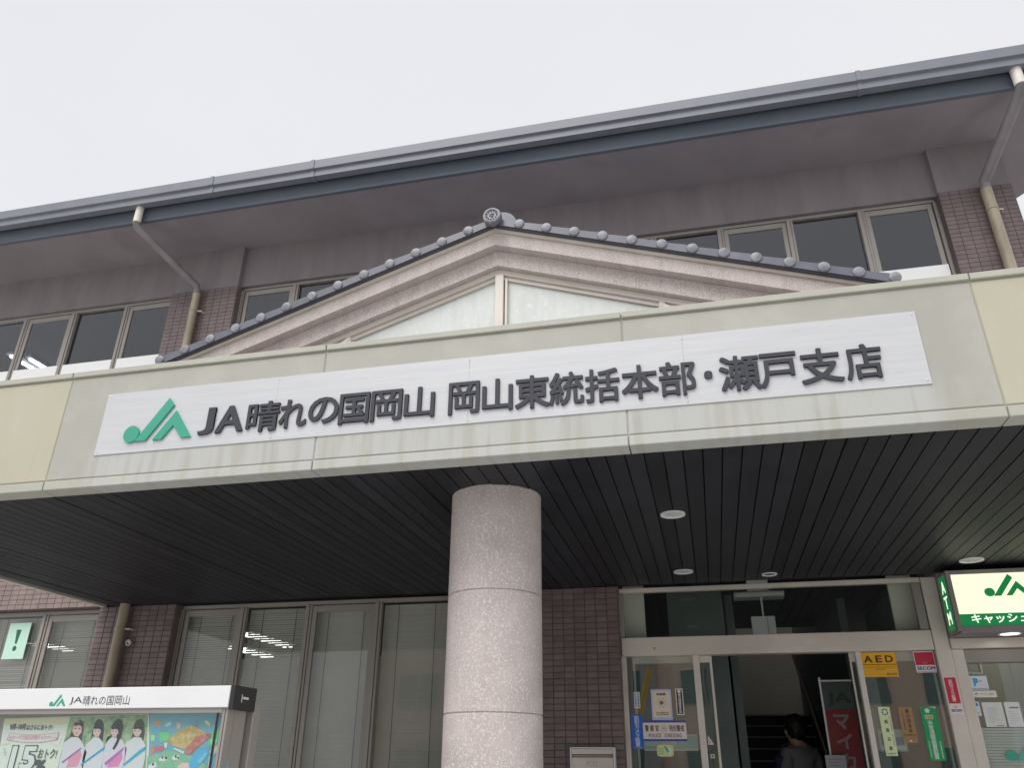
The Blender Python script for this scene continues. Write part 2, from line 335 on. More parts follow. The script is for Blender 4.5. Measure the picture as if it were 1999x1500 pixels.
def flower(cx, cz, r):
    p = []
    for k in range(5):
        for j, q in ((-0.42, 0.86), (-0.2, 1.0), (0.2, 1.0), (0.42, 0.86), (0.628, 0.5)):
            a = PI/2+k*2*PI/5-j; p.append((cx+r*q*math.cos(PI/2-k*2*PI/5-j), cz+r*q*math.sin(PI/2-k*2*PI/5-j)))
    return p
LOGO_BAR = [(0.579, 1.0), (0.669, 0.818), (0.341, 0.0), (0.183, 0.0)]
LOGO_PEAK = [(0.721, 0.668), (1.0, 0.0), (0.861, 0.0), (0.713, 0.318), (0.576, 0.0), (0.445, 0.0)]
def logo(x0, z0, w_, h_, y, m, parent, depth=0.0006):
    """the green emblem: a dot, a leaning bar and a peak"""
    for nm, p in (('logo_bar', LOGO_BAR), ('logo_peak', LOGO_PEAK)):
        q = [(x0+a*w_, z0+b*h_) for a, b in p][::-1]
        MB().prism(q, y, y+depth).build(nm, m, parent)
    MB().prism(ell(x0+0.112*w_, z0+0.185*h_, 0.113*w_, 0.2*h_, 28), y, y+depth).build('logo_dot', m, parent)

# ================================================================== SETTING
mk('ground', [(-400, -400, 0), (400, -400, 0), (400, 400, 0), (-400, 400, 0)], [(0, 1, 2, 3)], M['asphalt'], kind='structure')
MB().box(-12, 6, 4.1, 7.62, 0.004, 0.28).build('entrance_platform', M['paving'], kind='structure')
CX = -1.206                                               # axis of the entrance
SOF = 3.05
YF = 3.959
# ================================================================== MAIN BUILDING
bld = thing('office_building', 'two storey office block clad in brown tiles with deep grey eaves', 'building', (-1.2, 7.5, 0))
TP, TH = 0.1, 0.0535                                      # tile pitch
tile_me = None
def tile_mesh():
    b = MB().cbox(-TP/2+0.003, TP/2-0.003, -0.006, 0.004, -TH/2+0.0025, TH/2-0.0025, 0.002)
    me = bpy.data.meshes.new('tile'); me.from_pydata(b.v, [], b.f); me.update(); me.materials.append(M['tile']); return me
tile_me = tile_mesh()
def tiled(name, x0, x1, z0, z1, y0=7.5, y1=7.74, single=None, side=True, m='tile_joined'):
    """a wall or pillar: grout body with tiles standing 6 mm proud; tiles inside the box `single` are objects of their own"""
    wall = box(name, x0, x1, y0+0.006, y1, z0, z1, M['grout'], bld)
    rest = MB(); nx = max(1, round((x1-x0)/TP)); px = (x1-x0)/nx
    nz = int((z1-z0)/TH+0.001); n = 0
    for j in range(nz):
        zc = z1-(j+0.5)*TH
        for i in range(nx):
            xc = x0+(i+0.5)*px
            if single and single[0] < xc < single[1] and single[2] < zc < single[3]:
                t = inst(tile_me, 'tile', wall, (xc, y0+0.006, zc)); t.scale = ((px)/TP, 1, 1); t.rotation_euler = (random.gauss(0, 0.006), 0, random.gauss(0, 0.006)); n += 1
            else:
                rest.box(xc-px/2+0.003, xc+px/2-0.003, y0, y0+0.008, zc-TH/2+0.0025, zc+TH/2-0.0025)
    if side:                                               # right-hand return
        for j in range(nz):
            zc = z1-(j+0.5)*TH; k = 0
            while y0+0.006+(k+1)*TP < y1+0.001:
                ya = y0+0.009+k*TP; rest.box(x1-0.002, x1+0.006, ya, ya+TP-0.006, zc-TH/2+0.0025, zc+TH/2-0.0025); k += 1
    if rest.v: rest.build('tile_field', M[m], wall, kind='stuff')
    return n
n1 = tiled('tiled_pillar', -6.30, -5.38, 0.28, SOF, single=(-6.3, -5.38, 2.50, 3.06))
n2 = tiled('tiled_wall', -2.38, -0.756, 0.28, SOF, single=(-1.45, -0.7, 1.5, 3.06))
tiled('tiled_pillar', -6.30, -5.36, 3.80, 7.02)
tiled('tiled_pillar', 2.84, 3.54, 3.80, 7.03)
tiled('tiled_wall', -12.0, -6.305, SOF, 3.86, y1=7.72, side=False, m='tile_skylit')
tiled('tiled_pillar', 3.405, 3.54, 0.28, SOF)
tiled('tiled_wall', -12.0, -6.305, 0.28, 0.9, side=False)
tiled('tiled_wall', -5.375, -2.385, 0.28, 0.9, side=False)
# wall between the canopy roof and the upper window sills
box('spandrel_wall', -5.36, 2.84, 7.56, 7.72, 3.8, 5.9, M['plaster'], bld)
box('spandrel_wall', -12, -6.3, 7.56, 7.72, 3.86, 5.9, M['plaster'], bld)
# plaster above windows and pillars, eaves
EZ = 7.624
box('plaster_head', -12, -6.3, 7.57, 7.72, 7.04, EZ, M['wall_plaster'], bld)
box('plaster_head', -5.36, 2.84, 7.57, 7.72, 7.04, EZ, M['wall_plaster'], bld)
box('plaster_pillar_head', -6.3, -5.36, 7.5, 7.72, 7.02, EZ, M['wall_plaster'], bld)
box('plaster_pillar_head', 2.84, 3.54, 7.5, 7.72, 7.03, EZ, M['wall_plaster'], bld)
# body behind
box('side_wall', 3.40, 3.53, 7.74, 13, 0, EZ, M['plaster'], bld)
box('rear_wall', -12, 3.54, 15.2, 15.35, 0, EZ, M['plaster'], bld)
MB().add([(-12, 6.791, EZ), (4.75, 6.791, EZ), (4.75, 7.7, EZ), (3.56, 9.3, EZ), (3.3, 9.3, EZ), (-12, 7.76, EZ),
          (-12, 6.791, EZ+0.12), (4.75, 6.791, EZ+0.12), (4.75, 7.7, EZ+0.12), (3.56, 9.3, EZ+0.12), (3.3, 9.3, EZ+0.12), (-12, 7.76, EZ+0.12)],
         [(5, 4, 3, 2, 1, 0), (6, 7, 8, 9, 10, 11)]+[(i, (i+1) % 6, (i+1) % 6+6, i+6) for i in range(6)]).build('eave_soffit', M['plaster'], bld)
MB().box(-12, 4.78, 6.745, 6.79, EZ-0.004, 8.0).build('eave_board', M['eave_dark'], bld)
MB().xprism([(6.70, 7.96), (7.7, 8.12), (7.7, 7.86), (6.70, 7.86)][::-1], -12, 4.74).build('roof', M['rooftile_dark'], bld)
for xa_, xb_, ya_, yb_ in ((-12, 0.2, 7.71, 15.3), (1.5, 3.5, 7.71, 15.3), (0.21, 1.49, 7.71, 11.6)):       # roof left open over the stairs, added to let daylight onto them
    MB().xprism([(ya_, 7.96+(ya_-6.7)*0.16), (yb_, 7.96+(yb_-6.7)*0.16), (yb_, 7.86+(yb_-6.7)*0.16), (ya_, 7.86+(ya_-6.7)*0.16)][::-1], xa_, xb_).build('roof', M['rooftile_dark'], bld)
gut = MB().xprism([(6.60, 7.78), (6.69, 7.78), (6.69, 7.97), (6.675, 7.97), (6.675, 7.80), (6.612, 7.80), (6.612, 7.87), (6.585, 7.885), (6.585, 7.995), (6.57, 7.995), (6.57, 7.875), (6.60, 7.865)], -12, 4.8).build('gutter', M['gutter'], bld)
for x in (-5.35, -4.02, 2.05):
    MB().xprism([(6.592, 7.772), (6.692, 7.772), (6.692, 7.79), (6.60, 7.79), (6.60, 7.87), (6.57, 7.88), (6.57, 8.0), (6.562, 8.0), (6.562, 7.872), (6.592, 7.862)], x, x+0.045).build('gutter_joint', M['gutter'], gut)

# windows ----------------------------------------------------------
def window(name, xs, z0, z1, y, blind, sash_first, white=None, gl='glass'):
    """row of lights between x positions xs; every second light is a framed sash in front of the fixed pane"""
    win = box(name, xs[0], xs[-1], y+0.012, y+0.07, z1-0.035, z1, M['alu'], bld)       # head
    box('sill', xs[0]-0.01, xs[-1]+0.01, y-0.03, y+0.07, z0-0.04, z0, M['alu'], win)
    for i, x in enumerate(xs):
        a = 0.034 if 0 < i < len(xs)-1 else 0.024
        b = MB().cbox(x-a, x+a*0.2, y-0.005, y+0.055, z0, z1-0.037, 0.003)
        b.cbox(x+a*0.3, x+a, y+0.006, y+0.055, z0, z1-0.037, 0.002); b.build('mullion', M['alu'], win)
    for i in range(len(xs)-1):
        a, b = xs[i]+0.034, xs[i+1]-0.034
        sash = (i % 2 == 0) == sash_first
        if sash:
            s = MB(); f = 0.05; yy = y+0.016
            s.cbox(a+0.002, a+f, yy, yy+0.03, z0, z1-0.045, 0.003); s.cbox(b-f, b-0.002, yy, yy+0.03, z0, z1-0.045, 0.003)
            s.cbox(a+f, b-f, yy+0.001, yy+0.029, z1-0.11, z1-0.045, 0.003); s.cbox(a+f, b-f, yy+0.001, yy+0.029, z0, z0+0.07, 0.003)
            so_ = s.build('sash', M['alu'], win)
            box('pane', a+f-0.006, b-f+0.006, yy+0.012, yy+0.017, z0+0.064, z1-0.104, M[gl], win)
        else:
            box('pane', a, b, y+0.05, y+0.055, z0, z1-0.036, M[gl], win)
        if blind:
            bl = MB(); n = int((z1-z0-0.05)/0.0225); yb = y+0.115; tl = (0.72, 0.74, 0.98, 0.92, 0.86, 0.9, 0.8)[i % 7]; ca, sa = math.cos(tl), math.sin(tl); d = 0.0125
            for k in range(n):
                zc = z1-0.06-k*0.0225+random.gauss(0, 0.0006)
                bl.add([(a-0.01, yb-d*ca, zc+d*sa), (b+0.01, yb-d*ca, zc+d*sa), (b+0.01, yb+d*ca, zc-d*sa), (a-0.01, yb+d*ca, zc-d*sa)], [(0, 1, 2, 3)])
            bl.build('blind', M['blind'], win, kind='stuff')
            for t in (0.22, 0.78):
                box('blind_cord', a+(b-a)*t-0.002, a+(b-a)*t+0.002, yb-0.016, yb-0.012, z0, z1-0.05, M['cord'], win)
        if white:
            box('sill_board', a+0.001, b-0.001, y+0.008, y+0.014, z0, white, M['white_panel'], win)
    return win
XU = [-5.345]+[-5.345+0.7425*k for k in range(1, 11)]+[2.825]
window('window_band', XU, 5.9, 7.035, 7.60, False, True, 6.205, 'glass_up')
window('window_band', [-11.6, -10.86, -10.11, -9.37, -8.60, -7.84, -7.03, -6.315], 5.9, 7.035, 7.60, False, True, 6.205, 'glass_up')
window('window_band', [-5.365, -4.645, -3.905, -3.15, -2.395], 0.9, SOF-0.004, 7.60, True, True)
window('window_band', [-11.6, -10.85, -10.1, -9.34, -8.58, -7.82, -7.06, -6.315], 0.9, SOF-0.004, 7.60, True, True)

# rooms behind the glass: floors, ceilings, partitions of the building
box('floor_slab', -12, 3.4, 7.75, 15.2, 0.1, 0.3, M['stair'], bld)
for a in ((-12, 0.3, 7.75, 15.2), (1.44, 3.4, 7.75, 15.2), (0.3, 1.44, 7.75, 11.2)): box('ceiling', a[0], a[1], a[2], a[3], 3.2, 3.5, M['dark_room'], bld)  # opening above the stairs added so daylight reaches the lobby
box('office_back_wall', -12, -2.2, 13.0, 13.1, 0.3, 3.2, M['room_beige'], bld)
for a in ((-12, 0.2, 7.75, 15.2), (1.5, 3.38, 7.75, 15.2), (0.2, 1.5, 7.75, 11.4)): box('upper_ceiling', a[0], a[1], a[2], a[3], 7.1, 7.2, M['dark_room'], bld)  # same added light shaft continued through the upper floor
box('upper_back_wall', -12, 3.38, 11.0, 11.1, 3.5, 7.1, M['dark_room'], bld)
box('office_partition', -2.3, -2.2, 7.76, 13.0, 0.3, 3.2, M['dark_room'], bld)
box('lobby_wall', -0.9, -0.8, 7.76, 14.6, 0.3, 3.2, M['room_green'], bld)
box('lobby_wall', 1.42, 1.5, 9.3, 14.6, 0.3, 3.9, M['room_green'], bld)
box('lobby_wall', -0.35, 0.21, 8.6, 8.9, 0.3, 3.2, M['room_green'], bld)
box('lobby_wall', 0.24, 0.32, 8.9, 14.6, 0.3, 3.2, M['room_green'], bld)
box('atm_partition', 1.9, 1.96, 7.76, 10.5, 0.3, 3.2, M['room_green'], bld)
box('stair_landing_wall', 0.32, 1.42, 14.3, 14.4, 2.2, 7.0, M['room_beige'], bld)
box('atm_back_wall', 1.96, 3.4, 8.75, 8.85, 0.3, 3.2, M['room_beige'], bld)
box('inner_jamb', -0.73, -0.53, 7.76, 7.80, 2.45, 3.1, M['room_beige'], bld)
box('inner_jamb', 1.64, 1.84, 7.76, 7.80, 2.45, 3.1, M['room_beige'], bld)
st = MB(); ns = MB()
zt_, yt = 2.27, 13.3
for k in range(13):
    z = zt_-0.157*k; y = yt-0.26*k
    st.box(0.33, 1.40, y, yt+1.0 if k == 0 else y+0.262, 0.3 if k > 0 else z-0.3, z)
stairs = thing('staircase', 'dark staircase with pale nosings climbing behind the open entrance', 'stairs', (0.86, 11.5, 0.3))
st.build('flight', M['stair'], stairs)
for k in range(13):
    z = zt_-0.157*k; y = yt-0.26*k
    box('nosing', 0.34, 1.39, y-0.012, y+0.03, z-0.018, z+0.004, M['nosing'], stairs)
rail = thing('handrail', 'dark red handrail sloping down the right wall of the staircase', 'handrail', (1.33, 11.5, 1.0))
MB().tube([(1.31, 13.9, 3.35), (1.31, 13.5, 3.12), (1.31, 10.2, 1.07)], 0.028, 12).build('rail', M['wood'], rail, smooth=True)
for y in (13.2, 12.2, 11.2, 10.4):
    z = 3.12-(13.5-y)*0.621
    MB().tube([(1.31, y, z-0.03), (1.34, y, z-0.07), (1.418, y, z-0.07)], 0.009, 8).build('bracket', M['black'], rail)
# lit tube lamps on the office ceiling
for (x, y), lab in zip(((-6.0, 10.6), (-6.9, 13.0 - 1.3), (-9.6, 10.4)), ('lit tube lamp seen through the blinds of the second pane from the pillar', 'lit tube lamp glimpsed behind the pane beside the tiled pillar', 'lit tube lamp behind the window with the exclamation notice')):
    t = thing('ceiling_lamp', lab, 'lamp', (x, y, 3.16), 'office ceiling lamps')
    box('housing', x-0.09, x+0.09, y-0.62, y+0.62, 3.15, 3.198, M['white'], t)
    for s in (-0.05, 0.05):
        MB().tube([(x+s, y-0.58, 3.12), (x+s, y+0.58, 3.12)], 0.016, 10).build('tube', M['tube'], t)
for (x, y), lab in zip(((-9.75, 9.1), (-9.55, 9.25)), ('left one of two lit tube lamps in the upstairs left window', 'right one of two lit tube lamps in the upstairs left window')):
    t = thing('ceiling_lamp', lab, 'lamp', (x, y, 7.08), 'upstairs ceiling lamps')
    box('housing', x-0.05, x+0.05, y-0.6, y+0.6, 7.06, 7.098, M['white'], t)
    MB().tube([(x, y-0.56, 7.035), (x, y+0.56, 7.035)], 0.016, 10).build('tube', M['tube'], t)

# downpipes --------------------------------------------------------
def downpipe(label, pts_top, x, ztop, zbot, r=0.048, y=7.425, white_top=False):
    t = thing('downpipe', label, 'downpipe', (x, y, zbot))
    if pts_top:
        sx_, sy_, sz_ = pts_top
        MB().tube([(sx_, sy_, 7.80), (sx_, sy_, sz_)], r*0.95, 16).build('outlet', M['pipe_white'], t, smooth=True)
        MB().tube([(sx_, sy_, sz_-0.004), (sx_, sy_+0.02, sz_-0.05), (x, y-0.03, ztop+0.06), (x, y, ztop-0.04)], r, 16).build('offset', M['pipe_dark'], t, smooth=True)
    MB().tube([(x, y, ztop-0.03), (x, y, zbot)], r, 18).build('pipe', M['pipe'], t, smooth=True)
    for z in (ztop-0.30, (ztop+zbot)/2-0.2):
        MB().tube([(x, y, z), (x, y, z+0.025)], r*1.1, 18).build('clamp', M['pipe'], t, smooth=True)
        MB().tube([(x+r, y+0.01, z+0.012), (x+r+0.05, y+0.02, z+0.012), (x+r+0.055, 7.5, z+0.012)], 0.008, 8).build('clamp_bolt', M['alu_pale'], t)
    return t
downpipe('upper downpipe running from the left eaves down the tiled pillar', (-6.36, 6.68, 7.56), -5.875, 6.95, 3.8)
downpipe('downpipe at the right end of the eaves with a white outlet', (3.52, 6.68, 7.58), 3.262, 6.97, 3.8, r=0.055)
dp = downpipe('lower downpipe on the tiled pillar beneath the canopy', None, -5.94, 3.09, 0.28, r=0.05)
hk = thing('wall_hook', 'small pale ring hook on the pillar beside the lower downpipe', 'hook', (-5.83, 7.49, 2.667))
MB().tube([(-5.83, 7.5, 2.67), (-5.83, 7.46, 2.67)], 0.012, 8).build('stem', M['alu_pale'], hk)
MB().tube([(-5.83+0.026*math.cos(a*PI/8), 7.455, 2.665+0.026*math.sin(a*PI/8)) for a in range(17)], 0.007, 8).build('ring', M['alu_pale'], hk)

# ================================================================== CANOPY
can = thing('entrance_canopy', 'pale painted canopy over the entrance with dark slatted soffit', 'canopy', (CX, 5.7, 3.05))
XL, XR = CX-5.075, CX+5.075
JX = [XL, CX-4.558, CX-2.735, CX-0.911, CX+0.911, CX+2.735, CX+4.558, XR]
for i in range(len(JX)-1):
    a, b = JX[i]+0.0035, JX[i+1]-0.0035
    end = i in (0, 1, 5, 6)
    MB().cbox(a, b, YF, YF+0.05, 3.116, 3.822, 0.004).build('fascia_panel', M['fascia_end' if end else 'fascia'], can)
    MB().cbox(a, b, YF-0.014, YF+0.14, 3.832, 3.872, 0.004).build('coping', M['fascia_trim'], can)
    MB().cbox(a, b, YF-0.008, YF+0.12, SOF, 3.107, 0.004).build('bottom_band', M['fascia_trim'], can)
box('fascia_backing', XL+0.006, XR-0.006, YF+0.005, YF+0.06, 3.06, 3.86, M['joint'], can)
box('canopy_slab', XL+0.01, XR-0.01, YF+0.062, 7.49, 3.09, 3.80, M['plaster'], can)
for x0, x1 in ((XL-0.004, XL+0.008), (XR-0.008, XR+0.004)):
    box('end_fascia', x0, x1, YF+0.12, 7.49, SOF-0.004, 3.86, M['fascia_end'], can)
box('soffit_backing', XL+0.01, XR-0.01, YF+0.122, 7.495, SOF+0.022, SOF+0.034, M['soffit_gap'], can)
PB = 0.1042
bb = MB().box(-PB/2+0.0042, PB/2-0.0042, YF+0.124, 7.497, SOF+0.004, SOF+0.02)
bme = bpy.data.meshes.new('soffit_board'); bme.from_pydata(bb.v, [], bb.f); bme.update(); bme.materials.append(M['soffit'])
nb = int((XR-XL-0.02)/PB); x = 0.1872-PB/2                # a joint falls at x = 0.187
k0 = math.ceil((XL+0.02-x)/PB+0.5); k1 = math.floor((XR-0.02-x)/PB-0.5)
for k in range(k0, k1+1):
    inst(bme, 'soffit_board', can, (x+k*PB, 0, random.gauss(0, 0.0012)))
box('soffit_trim', XL+0.005, XL+0.06, YF+0.13, 7.49, SOF-0.006, SOF+0.03, M['alu_pale'], can)

# column -----------------------------------------------------------
col = thing('granite_column', 'round pink grey granite column holding up the canopy', 'column', (-1.205, 4.703, 0.28))
R_ = 0.281
zj = [SOF+0.012, 2.432, 1.779, 1.126, 0.473, 0.28]
for a, b in zip(zj[1:], zj[:-1]):
    MB().lathe([(R_-0.005, a+0.001), (R_, a+0.006), (R_, b-0.006), (R_-0.005, b-0.001)], -1.205, 4.703, 72).build('column_drum', M['granite'], col, smooth=True)
MB().lathe([(R_-0.012, 0.285), (R_-0.012, SOF)], -1.205, 4.703, 48).build('core', M['joint'], col)

# ================================================================== GABLE
gab = thing('entrance_gable', 'tiled gable with speckled bands and frosted glass above the canopy', 'gable', (CX, 4.6, 3.8))
S = 0.3375
def chevron(name, m, za, zb, y0, y1, half=2.9, zmin=3.80, parent=gab, mb=None):
    """inverted V between apex heights za (top) and zb (underside), slope S"""
    t = MB()
    for s in (-1, 1):
        pts = [(CX, zb), (CX+s*min(half, (zb-zmin)/S), max(zmin, zb-S*half)), (CX+s*min(half, (za-zmin)/S), max(zmin, za-S*half)), (CX, za)]
        if s < 0: pts = pts[::-1]
        t.prism(pts, y0, y1)
    return t.build(name, m, parent)
chevron('outer_band', M['stucco'], 5.012, 4.908, 4.545, 4.80)
chevron('moulding', M['mould'], 5.046, 5.014, 4.525, 4.75)
chevron('inner_band', M['stucco'], 4.906, 4.778, 4.62, 4.85)
chevron('window_frame', M['alu_pale'], 4.776, 4.735, 4.67, 4.74)
chevron('window_frame', M['alu_pale'], 4.733, 4.705, 4.69, 4.735)
MB().prism([(CX-2.6, 3.82), (CX+2.6, 3.82), (CX, 4.703)], 4.712, 4.718).build('glass_pane', M['frost'], gab)
MB().cbox(CX-0.028, CX+0.036, 4.665, 4.711, 3.81, 4.734, 0.004).build('mullion', M['alu_pale'], gab)
MB().cbox(CX+0.042, CX+0.062, 4.68, 4.711, 3.81, 4.70, 0.003).build('mullion', M['alu_pale'], gab)
for s in (-1, 1):
    x1 = CX+s*1.135
    MB().prism([(x1-0.02, 3.85), (x1+0.02, 3.85), (x1+0.02, 4.36), (x1-0.02, 4.36)], 4.675, 4.711).build('mullion', M['alu_pale'], gab)
    MB().prism([(CX+s*1.12, 4.36), (CX+s*1.45, 4.12), (CX+s*1.45, 4.08), (CX+s*1.12, 4.325)][::s], 4.672, 4.711).build('mullion', M['alu_pale'], gab)
# roof slabs running back to the wall, with tile courses
for s in (-1, 1):
    P = [(CX, 5.085), (CX+s*3.3, 5.085-S*3.3), (CX+s*3.3, 5.05-S*3.3), (CX, 5.05)]
    MB().prism(P[::-1] if s > 0 else P, 4.56, 7.55).build('roof_slab', M['rooftile_dark'], gab)
    for k in range(13):
        u0, u1 = 0.08+k*0.2475, 0.08+(k+1)*0.2475
        q = [(CX+s*u0, 5.087-S*u0), (CX+s*u1, 5.087-S*u1), (CX+s*u1, 5.115-S*u1), (CX+s*u0, 5.105-S*u0)]
        MB().prism(q[::-1] if s < 0 else q, 4.58, 7.5).build('roof_tile_course', M['rooftile'], gab)
    # verge tiles with round caps along the front edge
    for k in range(13):
        u0 = 0.1955*k+0.0; u1 = u0+0.1945; t0 = 5.046-S*u0; t1 = 5.046-S*u1
        q = [(CX+s*u0, t0+0.001), (CX+s*u1, t1+0.001), (CX+s*u1, t1+0.064), (CX+s*u0, t0+0.054)]
        tb = MB(); tb.prism(q[::-1] if s < 0 else q, 4.49, 4.60)
        vt = tb.build('verge_tile', M['rooftile'], gab)
        q2 = [(CX+s*u0, t0-0.010), (CX+s*u1, t1-0.010), (CX+s*u1, t1-0.001), (CX+s*u0, t0-0.001)]
        MB().prism(q2[::-1] if s < 0 else q2, 4.5, 4.60).build('drip_edge', M['rooftile_dark'], vt)
        uc = 0.1962*k+0.189; zc = 5.083-S*uc
        r = 0.0365
        MB().ylathe([(0.003, 4.4745), (r*0.6, 4.4755), (r*0.9, 4.4785), (r, 4.483), (r, 4.4915)], CX+s*uc, zc, 20).build('round_cap', M['rooftile_cap'], vt, smooth=True)
# ridge: end disc with beaded rim, roll behind
zc = 5.082
MB().ylathe([(0.058, 4.43), (0.066, 4.434), (0.068, 4.445), (0.068, 4.47), (0.052, 4.475), (0.05, 4.5)], CX, zc, 40).build('ridge_disc', M['rooftile'], gab, smooth=True)
rd = MB().ylathe([(0.042, 4.4295), (0.05, 4.4215), (0.060, 4.4225), (0.066, 4.4335)], CX, zc, 40).build('disc_rim', M['rooftile_cap'], gab, smooth=True)
for k in range(11):
    a = 2*PI*k/11; MB().ylathe([(0.001, 4.421), (0.004, 4.423), (0.0055, 4.4295)], CX+0.037*math.cos(a), zc+0.037*math.sin(a), 8).build('bead', M['rooftile_dark'], gab)
for k in range(3):
    a = 2*PI*k/3+0.4
    MB().prism([(CX+0.017*math.cos(a+t*1.6)*(1-0.25*t)+0.004*(1-t)*math.cos(a), zc+0.017*math.sin(a+t*1.6)*(1-0.25*t)) for t in (0, .25, .5, .75, 1)]+[(CX+0.009*math.cos(a+t*1.6), zc+0.009*math.sin(a+t*1.6)) for t in (1, .5, 0)], 4.423, 4.4295).build('comma_relief', M['rooftile_dark'], gab)
MB().tube([(CX, 4.475, zc), (CX, 4.60, zc+0.01)], 0.05, 24).build('ridge_neck', M['rooftile_dark'], gab, smooth=True)
MB().tube([(CX, 4.70, 5.195), (CX, 7.5, 5.195)], 0.12, 28).build('ridge_roll', M['rooftile'], gab, smooth=True)

# ================================================================== MAIN SIGN
SX0, SX1, SZ0, SZ1 = -3.626, 1.23, 3.258, 3.681
sign = thing('company_sign', 'long silver sign board with dark raised Japanese letters on the canopy', 'sign', (CX, YF, SZ0))
cuts = [SX0, -2.41, -1.19, 0.03, SX1]
for a, b in zip(cuts[:-1], cuts[1:]):
    MB().cbox(a+0.0003, b-0.0003, YF-0.006, YF-0.001, SZ0, SZ1, 0.0005).build('plate', M['plate'], sign)
for a in cuts:
    for z in (SZ0+0.02, SZ1-0.02):
        xx = min(max(a, SX0+0.02), SX1-0.02)
        MB().ylathe([(0.003, YF-0.009), (0.006, YF-0.007), (0.006, YF-0.005)], xx, z, 10).build('screw', M['steel'], sign)
YL = YF-0.0195
LET = [('J',-2.908,-2.805,3.33,3.508),('A',-2.79,-2.605,3.333,3.508),('晴',-2.583,-2.369,3.318,3.515),('れ',-2.368,-2.189,3.325,3.510),('の',-2.178,-1.986,3.335,3.505),('国',-1.981,-1.791,3.316,3.512),('岡',-1.780,-1.588,3.316,3.512),('山',-1.574,-1.389,3.318,3.512),
       ('岡',-1.305,-1.122,3.316,3.516),('山',-1.105,-0.928,3.318,3.516),('東',-0.914,-0.717,3.314,3.516),('統',-0.718,-0.523,3.314,3.516),('括',-0.516,-0.325,3.314,3.516),('本',-0.315,-0.117,3.314,3.516),('部',-0.112,0.085,3.314,3.516),('・',0.128,0.172,3.395,3.440),('瀬',0.208,0.418,3.310,3.514),('戸',0.414,0.606,3.310,3.510),('支',0.618,0.827,3.310,3.512),('店',0.84,1.023,3.312,3.512)]
for ch, a, b, c, d in LET:
    text('letter', ch, a, b, c, d, YL, M['letter'], sign, bold=0.013 if ch not in 'JA・' else 0.016, depth=0.013, res=4)
logo(-3.431, 3.325, 0.48, 0.28, YL, M['green'], sign, 0.014)

# ================================================================== DOWNLIGHTS
def downlight(x, y, r, label, on=False, ring=False, z=SOF):
    t = thing('downlight', label, 'downlight', (x, y, z))
    MB().lathe([(r*0.82, z+0.004), (r*0.84, z-0.004), (r, z-0.006), (r*1.02, z+0.003)], x, y, 36, cap=False).build('trim', M['white'], t, smooth=True)
    MB().lathe([(r*0.83, z+(0.03 if ring else 0.001)), (r*0.4, z+(0.04 if ring else -0.001)), (0.002, z+(0.04 if ring else -0.002))], x, y, 32).build('lens', M['lamp_on'] if on else M['black' if ring else 'lens'], t, smooth=True)
downlight(-0.131, 5.27, 0.082, 'large unlit round downlight nearest the granite column')
downlight(-0.126, 7.01, 0.082, 'unlit round downlight just above the entrance transom')
downlight(0.60, 7.257, 0.064, 'small ringed downlight with a dark centre above the doors', ring=True)
downlight(2.15, 7.037, 0.09, 'round downlight in front of the green and cream lit sign')

# ================================================================== ENTRANCE DOORS
ent = thing('entrance_doors', 'open automatic glass entrance doors with brushed steel header', 'door', (0.57, 7.6, 0.28))
YD = 7.6
MB().cbox(-0.745, 1.87, YD-0.02, YD+0.10, 2.437, 2.598, 0.004).build('header', M['steel'], ent)
MB().cbox(-0.745, 1.87, YD-0.005, YD+0.06, 3.005, 3.045, 0.003).build('transom_rail', M['steel'], ent)
MB().cbox(-0.754, -0.712, YD-0.015, YD+0.10, 0.28, 2.436, 0.003).build('jamb', M['steel'], ent)
MB().cbox(-0.754, -0.712, YD-0.005, YD+0.06, 2.60, 3.004, 0.003).build('jamb', M['alu'], ent)
MB().cbox(1.80, 1.868, YD, YD+0.06, 2.60, 3.004, 0.003).build('jamb', M['alu'], ent)
MB().cbox(1.876, 1.994, YD-0.022, YD+0.11, 0.28, 3.04, 0.004).build('post', M['alu_pale'], ent)
box('transom_pane', -0.711, 1.799, YD+0.02, YD+0.026, 2.60, 3.004, M['glass_clear'], ent)
MB().ylathe([(0.010, YD-0.0235), (0.012, YD-0.0205)], -0.45, 2.5, 16).build('sensor_mark', M['yellow'], ent)
def leaf(name, x0, x1, y, top=True):
    lf = MB(); lf.cbox(x0, x0+0.05, y, y+0.035, 0.3, 2.436, 0.003); lf.cbox(x1-0.05, x1, y, y+0.035, 0.3, 2.436, 0.003)
    if top: lf.cbox(x0+0.05, x1-0.05, y+0.001, y+0.034, 2.37, 2.436, 0.003)
    lf.cbox(x0+0.05, x1-0.05, y+0.001, y+0.034, 0.3, 0.40, 0.003)
    return lf
s1 = MB(); s1.cbox(-0.122, -0.066, YD-0.004, YD+0.05, 0.28, 2.436, 0.003); s1.build('post', M['alu_pale'], ent)
s1 = MB(); s1.cbox(1.242, 1.285, YD-0.004, YD+0.05, 0.28, 2.436, 0.003); s1.build('post', M['alu_pale'], ent)
box('side_pane', -0.711, -0.123, YD+0.03, YD+0.036, 0.30, 2.436, M['glass_side'], ent)
box('side_pane', 1.286, 1.867, YD+0.03, YD+0.036, 0.30, 2.436, M['glass_side'], ent)
lf = MB(); lf.cbox(0.02, 0.042, YD+0.062, YD+0.09, 0.3, 2.436, 0.003); lf.cbox(-0.64, 0.02, YD+0.063, YD+0.089, 2.38, 2.436, 0.003); lf.cbox(-0.66, -0.64, YD+0.062, YD+0.09, 0.3, 2.436, 0.003)
lf.build('sliding_leaf', M['alu_pale'], ent)
box('leaf_pane', -0.638, 0.019, YD+0.072, YD+0.078, 0.3, 2.378, M['glass_clear'], ent)
